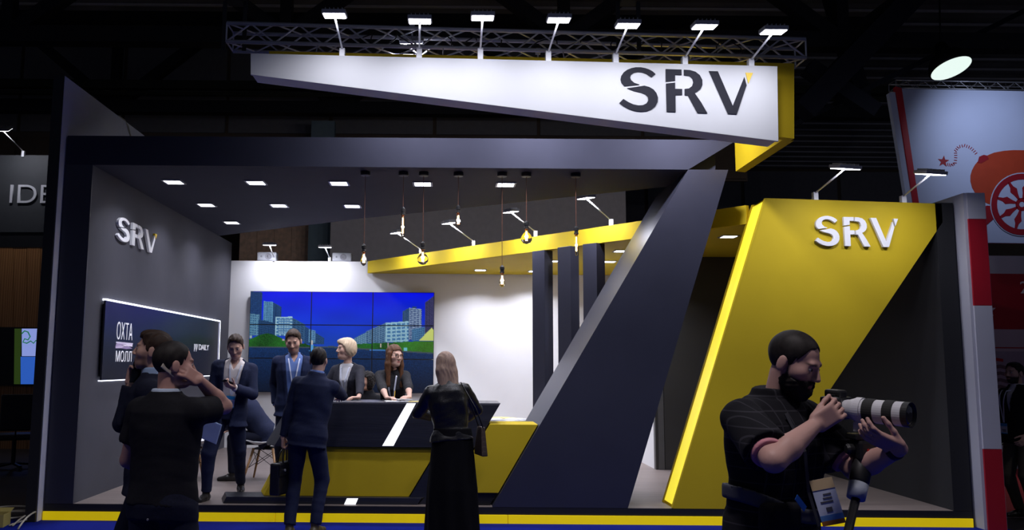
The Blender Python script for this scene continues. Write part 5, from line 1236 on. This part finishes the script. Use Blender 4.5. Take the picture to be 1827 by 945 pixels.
for sx in (-1, 1):
    MB().tube([(-.09, sx*.03, -.14), (-.07, sx*.018, -.05), (-.03, sx*.006, -.005), (.03, sx*.006, -.005), (.07, sx*.018, -.05), (.09, sx*.03, -.14)], .008, 8).build('handle', leather, t, smooth=True)
for sx in (-.1, .1): MB().lathe([(.013, 0), (.013, .006), (.006, .007)], c=(sx, -.058, -.20), n=14, axis=Matrix.Rotation(math.pi/2, 3, 'X')).build('clasp', alu, t)
orient(t, hb_, (.30, .95, 0), (-.95, .30, 0))
# ---- man behind the counter
Y = 10.0
p = Person('man in navy jacket and light blue shirt behind the counter looking down', (XA(523, Y), Y, ZP2), (.18, -1), H=HT(530, 590, Y, ZP2)*1.01, girth=1.05, head=(8, -20, 3), hs=1.08, beard='stubble', beard_c=(.12, .07, .05), armR=dict(w=(.19, -.06, .93)), armL=dict(w=(-.27, .12, .93)), h=.0098, hf=.006)
p.top('shirt', bshirt, .008, hem=.1, fold=.002, col_h=1.05, vneck=(.036, .86), arm_off=.005, sleeve_cut=-.03); p.top('jacket', royal, .026, hem=-.08, flare=.03, fold=.004, vneck=(.10, -.6), lapel=True, opens=None, col_h=1.03, sleeve_cut=.06, seed=13); p.trousers(navy_s); p.shoes(shoe_m); p.hair('short', h_brown); p.lanyard(lany, .014, tip=.42, width=.06, badge=True, photo=(.05, .28, .6))
# ---- blonde woman
Y = 9.92
p = Person('woman with platinum bob and white top behind the counter in profile', (XA(622, Y), Y, ZP2), (-.25, -1), H=HT(618, 604, Y, ZP2)*1.0, fem=True, head=(48, 2, 0), hs=1.05, lean=(5, 0), skin=(.62, .39, .30), brow=(.18, .12, .08), lips=(.42, .10, .09), armR=dict(w=(.18, .34, 1.08), pole=(.8, -.6, -.4), n=(0, 0, -1)),
    armL=dict(world=(XA(640, 9.36), 9.40, ZT+.03), pole=(-.9, -.5, -.6), d=(.75, .6, 0), n=(0, 0, -1), curl=(20, 25, 15)), h=.0098, hf=.006)
p.top('top', wshirt, .006, hem=.1, fold=.002, col_h=1.0, collar=False, sleeve='none'); p.top('blazer', pinstripe, .022, hem=-.06, flare=.02, fold=.003, vneck=(.085, .22), lapel=True, opens=.06, col_h=1.0, sleeve_cut=.16, seed=17); p.trousers(navy_d); p.shoes(shoe_m); p.hair('bob', h_blond); p.lanyard(lany, .012, tip=.5, width=.05)
# ---- woman with glasses leaning on the counter
Y = 9.97
p = Person('long haired woman with glasses leaning over the counter to write', (XA(702, Y), Y, ZP2), (0, -1), H=1.72, fem=True, head=(-38, -2, -4), lean=(24, 0), hs=1.05, skin=(.62, .39, .30), brow=(.12, .06, .03), lips=(.40, .11, .10), armR=dict(world=(XA(690, 9.28), 9.30, ZT+.034), pole=(.9, .2, -.7), d=(-.75, .55, .05), n=(0, 0, -1), curl=(35, 45, 30), thumb=(30, 45)),
    armL=dict(world=(XA(731, 9.22), 9.26, ZT+.034), pole=(-.9, .1, -.7), d=(.55, .7, .0), n=(.2, 0, -1), curl=(25, 35, 25)), pelvis=(0, 0, -.01), feet=((.1, -.05, 5), (-.1, -.05, -5)), h=.009, hf=.005)
p.top('sweater', knit, .014, hem=-.05, fold=.003, col_h=1.0, sleeve='mid', seed=19, arm_off=.016); p.trousers(navy_d); p.shoes(shoe_m); p.hair('long', h_red); p.lanyard(lany, .018, tip=.40, width=.05, r=.008)
gl = MB()
for k in (1, -1):
    c = p.hc+p.Rh.T@V3(k*.032, .096, .0)*p.hs; pts = [c+p.Rh.T@V3(.024*math.cos(a), 0, .019*math.sin(a)) for a in [i*2*math.pi/16 for i in range(17)]]; gl.tube(pts, .0022, 5, cap=False)
    gl.tube([p.hc+p.Rh.T@V3(k*.056, .095, .004)*p.hs, p.hc+p.Rh.T@V3(k*.076, .02, .006)*p.hs, p.hc+p.Rh.T@V3(k*.082, -.02, .0)*p.hs], .002, 5)
gl.tube([p.hc+p.Rh.T@V3(-.009, .102, .003)*p.hs, p.hc+p.Rh.T@V3(.009, .102, .003)*p.hs], .002, 5); gl.build('glasses', black, p.root)
hp_ = p.hand_pt(1, (.035, .075, -.035)); t = MB().tube([(0, 0, 0), (0, 0, .012), (0, 0, .15)], [.0006, .0036, .0036], 6).build('pencil', M('pencil_yellow', (.75, .48, .04), .45), label='yellow pencil in the hand of the woman with glasses', cat='pencil'); orient(t, hp_+Vector((0, -.01, -.035)), (1, 0, 0), (0, .75, -.6)); 
t.rotation_euler = Vector((.05, .35, 1)).to_track_quat('Z', 'Y').to_euler()
hp_ = p.hand_pt(-1, (0, .10, -.030)); papers('leaflet', 'pink white leaflet held by the woman with glasses', hp_.x, hp_.y-.02, ZT+.025, .5, w=.17, h=.10, n=1, seed=9)
# ---- woman in leather jacket from behind
Y = 7.95
p = Person('long haired woman in black leather jacket and long skirt, seen from behind', (XA(808, Y), Y, .001), (-.12, 1), H=HT(790, 626, Y, 0)*.995, fem=True, girth=1.10, lean=(4, -5), head=(-14, -6, 0), hs=1.06, armR=dict(w=(.17, .40, 1.12), pole=(.95, -.35, -.3)), armL=dict(w=(-.15, .40, 1.14), pole=(-.95, -.35, -.3)), h=.008, hf=.0055, skin=(.5, .3, .22))
p.skirt(skirt_m, w1=.26, w0=.18, fold=.010); p.top('leather_jacket', leather, .026, hem=.13, flare=.012, hang=(.212, .158), fold=.007, col_h=1.03, seed=23, arm_off=.020, sleeve_cut=.06); p.shoes(shoe_m); p.hair('tail', h_ash)
for k in (1, -1):
    e = MB().bar(Vector(p.sh[k]+V3(-k*.05, -.02, .062)), Vector(p.sh[k]+V3(k*.045, -.02, .055)), .035, .006).build('epaulette', leather, p.root)
hx = Vector((XA(858, Y-.02), Y-.06, P(858, 785, Y=Y).z)); t = thing('shoulder_bag', 'dark quilted shoulder bag at the side of the leather jacket woman', 'bag', hx)
bm_ = MB(); bm_.add([(-.03, -.13, -.13), (.03, -.13, -.13), (.03, .13, -.13), (-.03, .13, -.13), (-.02, -.07, .13), (.02, -.07, .13), (.02, .07, .13), (-.02, .07, .13)], [(0, 3, 2, 1), (4, 5, 6, 7), (0, 1, 5, 4), (1, 2, 6, 5), (2, 3, 7, 6), (3, 0, 4, 7)])
bm_.build('body', M('brown_quilted', (.030, .018, .014), .5, scale=25, kind='brick', col2=(.06, .04, .03)), t, bevel=.012)
shp = p.Mi.inverted()@Vector(p.sh[1]+V3(-.01, 0, .075)); d_ = shp-hx
MB().tube([(0, -.07, .12), d_*.55+Vector((.045, -.06, 0)), d_+Vector((0, -.02, .0)), d_*.55+Vector((.045, .06, 0)), (0, .07, .12)], .006, 6).build('chain_strap', blackm, t, smooth=True); t.rotation_euler = (0, 0, .25)
# ---- photographer
Y = 3.5
fc = (.50, -.866)
c0 = P(1492, 727, Y=3.40); cdv = Vector((.62, -.78, -.05)).normalized()
p = Person('bearded photographer in dark checked shirt working a camera on a monopod', (XA(1366, Y), Y, .001), fc, H=1.77, girth=1.14, lean=(4, 0), head=(-13, -24, 0), hs=1.0, neck_fwd=.025, skin=(.46, .27, .23), brow=(.012, .009, .008), beard='full', beard_c=(.014, .010, .009),
    armR=dict(world=P(1455, 757, Y=3.22), pole=(.5, .55, -.45), d=np.array((Matrix.Rotation(-math.atan2(-fc[0], fc[1]), 3, 'Z')@Vector((.72, -.15, .5)))), n=np.array((Matrix.Rotation(-math.atan2(-fc[0], fc[1]), 3, 'Z')@Vector((.25, .95, .1)))), curl=(38, 55, 35), thumb=(20, 20)),
    armL=dict(world=P(1606, 800, Y=3.16), pole=(-.3, -.3, -1), d=np.array((Matrix.Rotation(-math.atan2(-fc[0], fc[1]), 3, 'Z')@Vector((-.82, .08, .38)))), n=np.array((Matrix.Rotation(-math.atan2(-fc[0], fc[1]), 3, 'Z')@Vector((0, .55, .85)))), curl=(12, 25, 20), thumb=(30, 25)),
    feet=((.14, .05, 12), (-.14, -.02, -12)), h=.007, hf=.0036)
check = M('dark_check_shirt', (.012, .012, .016), .9, spec=.15)
nt = check.node_tree; 
def add_check(nt):
    b = nt.nodes['Principled BSDF']; tc = nt.nodes.new('ShaderNodeTexCoord'); sx = nt.nodes.new('ShaderNodeSeparateXYZ'); nt.links.new(tc.outputs['Object'], sx.inputs[0]); outs = []
    for i in (0, 2):
        m1 = nt.nodes.new('ShaderNodeMath'); m1.operation = 'MULTIPLY'; m1.inputs[1].default_value = 18; nt.links.new(sx.outputs[i], m1.inputs[0])
        m2 = nt.nodes.new('ShaderNodeMath'); m2.operation = 'FRACT'; nt.links.new(m1.outputs[0], m2.inputs[0]); m3 = nt.nodes.new('ShaderNodeMath'); m3.operation = 'LESS_THAN'; m3.inputs[1].default_value = .09; nt.links.new(m2.outputs[0], m3.inputs[0]); outs.append(m3)
    mx = nt.nodes.new('ShaderNodeMath'); mx.operation = 'MAXIMUM'; nt.links.new(outs[0].outputs[0], mx.inputs[0]); nt.links.new(outs[1].outputs[0], mx.inputs[1])
    mc = nt.nodes.new('ShaderNodeMixRGB'); mc.inputs[1].default_value = (.009, .009, .012, 1); mc.inputs[2].default_value = (.028, .027, .034, 1); nt.links.new(mx.outputs[0], mc.inputs[0]); nt.links.new(mc.outputs[0], b.inputs['Base Color'])
add_check(nt)
p.top('checked_shirt', check, .022, sleeve='short', hem=-.10, flare=.02, fold=.006, seed=29, col_h=1.06, arm_off=.024); p.trousers(black_c, .012); p.shoes(shoe_m); p.hair('buzz', h_dark, fold=.0012); p.beardmesh(h_dark, .008)
pink = M('pink_cuff', (.55, .22, .26), .8)
for k in (1, -1):
    a = p.arm[k]; e = p.sh[k]+(a['el']-p.sh[k])*.80; F = Field(e-.12, e+.12, .006); dd = unit(a['el']-p.sh[k]); F.add(*cone(e-dd*.02, e+dd*.035, .066, .060), k=0); F.cut(lambda X, Y_, Z: ((X-e[0])*dd[0]+(Y_-e[1])*dd[1]+(Z-e[2])*dd[2])-.02); F.cut(lambda X, Y_, Z: -((X-e[0])*dd[0]+(Y_-e[1])*dd[1]+(Z-e[2])*dd[2])-.012); p.done(F, 'rolled_cuff', pink)
# waist bag strap and badge
F = p.field(lo=(-9, -9, .75), hi=(9, 9, 1.35), h=.008)
lt_ = loft(p.A, p.axis, p.L, p.right, p.secs(.040, [q for q in p.sec if q[0] < .6])); F.add(*lt_, k=0)
lc = lt_[0].loc
def sash(X, Y_, Z):
    u, w, t_ = lc(X, Y_, Z); cz = .35+.55*(u*.5)-.05*np.cos(u*8)*(w > 0); return (np.abs(t_-cz)-.045)*.6
F.cut(sash); p.done(F, 'waist_bag_belt', M('grey_webbing', (.055, .058, .075), .8))
F = p.field(lo=(-9, -9, .75), hi=(9, 9, 1.35), h=.008); F.add(*rbox(p.at(.12, .30, .035), (.10, .035, .06), .03, np.array([p.right, p.fwd, p.axis])), k=0); p.done(F, 'waist_bag', black_c)
nrm_l = Vector(p.Mi.to_3x3()@Vector((-.30, -1, .05))).normalized(); up_l = Vector((0, 0, 1)); r_l = nrm_l.cross(up_l).normalized(); up_l = r_l.cross(nrm_l)
cdm = Matrix((r_l, nrm_l, up_l)).transposed().to_4x4() @ Matrix.Rotation(math.radians(14), 4, 'Y')
cdm.translation = Vector(p.at(-.06, .40, .085))
def bcard(nm, u0, u1, v0, v1, d, mt, par): return MB().box((u0*.085, d, v0*.175), (u1*.085, d+.0015, v1*.175), cdm).build(nm, mt, par)
cd = bcard('badge', -.5, .5, -.5, .5, 0, M('badge_pale', (.50, .55, .70), .25), p.root); bcard('badge_header', -.5, .5, .27, .5, .002, M('badge_cream', (.60, .45, .25), .4), cd); bcard('badge_edge', -.5, .5, -.5, -.40, .002, M('badge_orange', (.45, .16, .03), .4), cd)
for v0, u1 in ((.14, .1), (.06, .15), (-.02, .3)): bcard('badge_print', -.25, u1, v0, v0+.035, .002, M('badge_ink'), cd)
bcard('badge_print', -.12, .14, -.22, -.12, .002, M('badge_ink'), cd); bcard('badge_blue_band', -.5, .5, -.40, -.28, .002, M('badge_sky', (.10, .25, .55), .4), cd)
cd2 = MB().box((-.012, 0, -.035), (.012, .002, .035)).build('zip_tag', M('tag_blue', (.02, .14, .55), .4), p.root); cd2.location = Vector(p.at(.075, .40, .07)); cd2.rotation_euler = (0, .8, math.atan2(p.fwd[1], p.fwd[0])-math.pi/2)
nb_ = MB(); 
for a, b in zip([p.at(.09, .92, .02, off=.02), p.at(.04, .7, .016, off=.02), p.at(.0, .45, .02, off=.02)], [p.at(.04, .7, .016, off=.02), p.at(.0, .45, .02, off=.02), p.at(-.03, .25, .05, off=.02)]): nb_.bar(a, b, .016, .003, up=tuple(p.fwd))
nb_.build('neck_strap', M('strap_grey', (.035, .036, .045), .7), p.root)
wl_ = p.arm[-1]; wa = wl_['w']+(wl_['el']-wl_['w'])*.12; dd = unit(wl_['el']-wl_['w']); F = Field(wa-.06, wa+.06, .005); F.add(*p.capcone(wa-dd*.014, wa+dd*.014, .034, .034, 0), k=0); F.cut(lambda X, Y_, Z: -((X-wa[0])*dd[0]+(Y_-wa[1])*dd[1]+(Z-wa[2])*dd[2])-.014); p.done(F, 'wrist_watch', black)
# the camera: local y along the lens, z up
cam_t = thing('camera', 'black camera with a large white and black telephoto lens', 'camera', c0)
MB().box((-.070, -.035, -.045), (.070, .035, .045)).build('camera_body', black, cam_t, bevel=.012)
MB().box((-.032, -.035, .040), (.032, .030, .072)).build('viewfinder_hump', black, cam_t, bevel=.01); MB().box((.045, -.015, -.045), (.078, .050, .045)).build('grip', black, cam_t, bevel=.012)
MB().lathe([(.010, 0), (.010, .008)], c=(.05, .01, .045), n=12).build('dial', blackm, cam_t); MB().box((-.045, -.037, -.03), (.045, -.0345, .03)).build('rear_screen', M('phone_glass'), cam_t)
yax = Matrix.Rotation(-math.pi/2, 3, 'X'); lw = M('lens_white', (.55, .55, .58), .4)
def lring(nm, prof, mt): return MB().lathe(prof, n=32, axis=yax).build(nm, mt, cam_t, smooth=False)
lring('lens_mount', [(.033, .034), (.036, .045), (.037, .055)], lw); lring('lens_barrel', [(.037, .055), (.044, .075), (.0445, .118)], lw); lring('zoom_ring', [(.047, .118), (.048, .121), (.048, .155), (.047, .158)], M('lens_rubber', (.012, .012, .012), .8)); lring('lens_barrel', [(.0455, .158), (.0455, .195)], lw); lring('focus_ring', [(.048, .195), (.0485, .198), (.0485, .228), (.047, .231)], M('lens_rubber')); lring('lens_barrel', [(.046, .231), (.047, .262)], lw)
lring('front_rim', [(.047, .262), (.048, .285), (.046, .2855), (.042, .276), (.01, .274)], black); lring('front_glass', [(.041, .2745), (.03, .279), (.01, .281)], M('lens_glass', (.02, .015, .02), .03, coat=1))
lring('collar_ring', [(.049, .085), (.049, .108)], lw); MB().box((-.018, .075, -.085), (.018, .12, -.045)).build('collar_foot', lw, cam_t, bevel=.004)
cx_ = Vector((cdv.y, -cdv.x, 0)).normalized(); orient(cam_t, c0, cx_, cdv)
mp0 = c0+cdv*.097+Vector((0, 0, -.09))
mo = thing('monopod', 'black monopod with a fluid head under the telephoto lens', 'monopod', mp0)
MB().box((-.045, -.04, -.022), (.045, .04, .0)).build('quick_plate', black, mo, bevel=.005); MB().box((-.035, -.045, -.105), (.035, .045, -.022)).build('fluid_head', black, mo, bevel=.014)
MB().lathe([(.02, 0), (.022, .02), (.016, .03)], c=(-.035, -.0, -.06), n=16, axis=Matrix.Rotation(-math.pi/2, 3, 'Y')).build('tilt_knob', black, mo); MB().lathe([(.006, 0), (.006, .003)], c=(.0, -.046, -.06), n=12, axis=Matrix.Rotation(math.pi/2, 3, 'X')).build('red_dot', M('red_dot', (.5, .02, .02), .4), mo)
fe_ = P(1492, 1010, Y=3.15)-mp0; gd = fe_.normalized()
foot = gd*((mp0.z-.012)/-gd.z)
q0 = Vector((0, 0, -.10)); MB().tube([q0, q0+gd*.02, q0+gd*.09, q0+gd*.10], [.034, .038, .036, .030], 16).build('leveling_base', black, mo, smooth=True); MB().tube([q0+gd*.10, q0+gd*.16], [.036, .033], 16).build('grey_collar', M('grey_tape', (.30, .33, .40), .5), mo, smooth=True)
MB().tube([q0+gd*.16, foot*.55], .016, 12).build('upper_tube', blackm, mo, smooth=True); MB().tube([foot*.55, foot], .012, 12).build('lower_tube', blackm, mo, smooth=True)
# ---- man at the right edge
Y = 9.4
p = Person('bearded man in dark jacket and khaki trousers at the right frame edge', (XA(1815, Y), Y, .0), (-.95, -.25), H=HT(1808, 645, Y, 0), head=(0, 0, 0), beard='full', beard_c=(.02, .014, .012), brow=(.02, .015, .01), armR=dict(w=(.20, .14, .92)), armL=dict(w=(-.22, .16, .95)), h=.0098, hf=.006)
p.top('jacket', black_c, .024, hem=-.02, flare=.02, fold=.004, vneck=(.05, .45), lapel=True, col_h=1.04, seed=31); p.top('shirt', wshirt, .006, hem=.3, sleeve='none', fold=0, col_h=1.06); p.trousers(khaki, .014); p.shoes(shoe_m); p.hair('short', h_dark); p.lanyard(lany, .026, tip=.35, badge=True, photo=(.35, .38, .5), side=.08)
# ---- bending seated man and curly haired person behind
p = Person('man in dark suit seated and bending forward behind the standing suited man', (-2.26, 10.72, ZP2), (-1, .09), H=1.8, lean=(40, 0), pelvis=(0, -.06, -.38), head=(0, -30, 0), armR=dict(w=(.16, .52, .62), pole=(.9, -.3, -.2)), armL=dict(w=(-.16, .52, .62), pole=(-.9, -.3, -.2)), feet=((.14, .40, 8), (-.14, .40, -8)), seat=True, h=.010, hf=.007)
p.top('jacket', navy_s, .030, hem=-.04, flare=.02, fold=.005, seed=37, col_h=1.03); p.trousers(navy_d, .010); p.shoes(shoe_m); p.hair('short', h_dark)
p = Person('curly dark haired person seated behind the counter between the two women', (-1.03, 11.42, ZP2), (-.5, -.87), H=1.70, fem=True, lean=(10, 0), pelvis=(0, -.05, -.38), head=(25, 0, 0), skin=(.5, .28, .2), armR=dict(w=(.10, .30, .86), pole=(.8, -.3, -.8)), armL=dict(w=(-.12, .36, .60), pole=(-.8, -.3, -.5)), feet=((.12, .42, 5), (-.12, .42, -5)), seat=True, h=.010, hf=.006)
p.top('sweater', black_c, .014, hem=-.02, fold=.003, seed=41); p.trousers(navy_d, .010); p.shoes(shoe_m); p.hair('curly', h_dark)
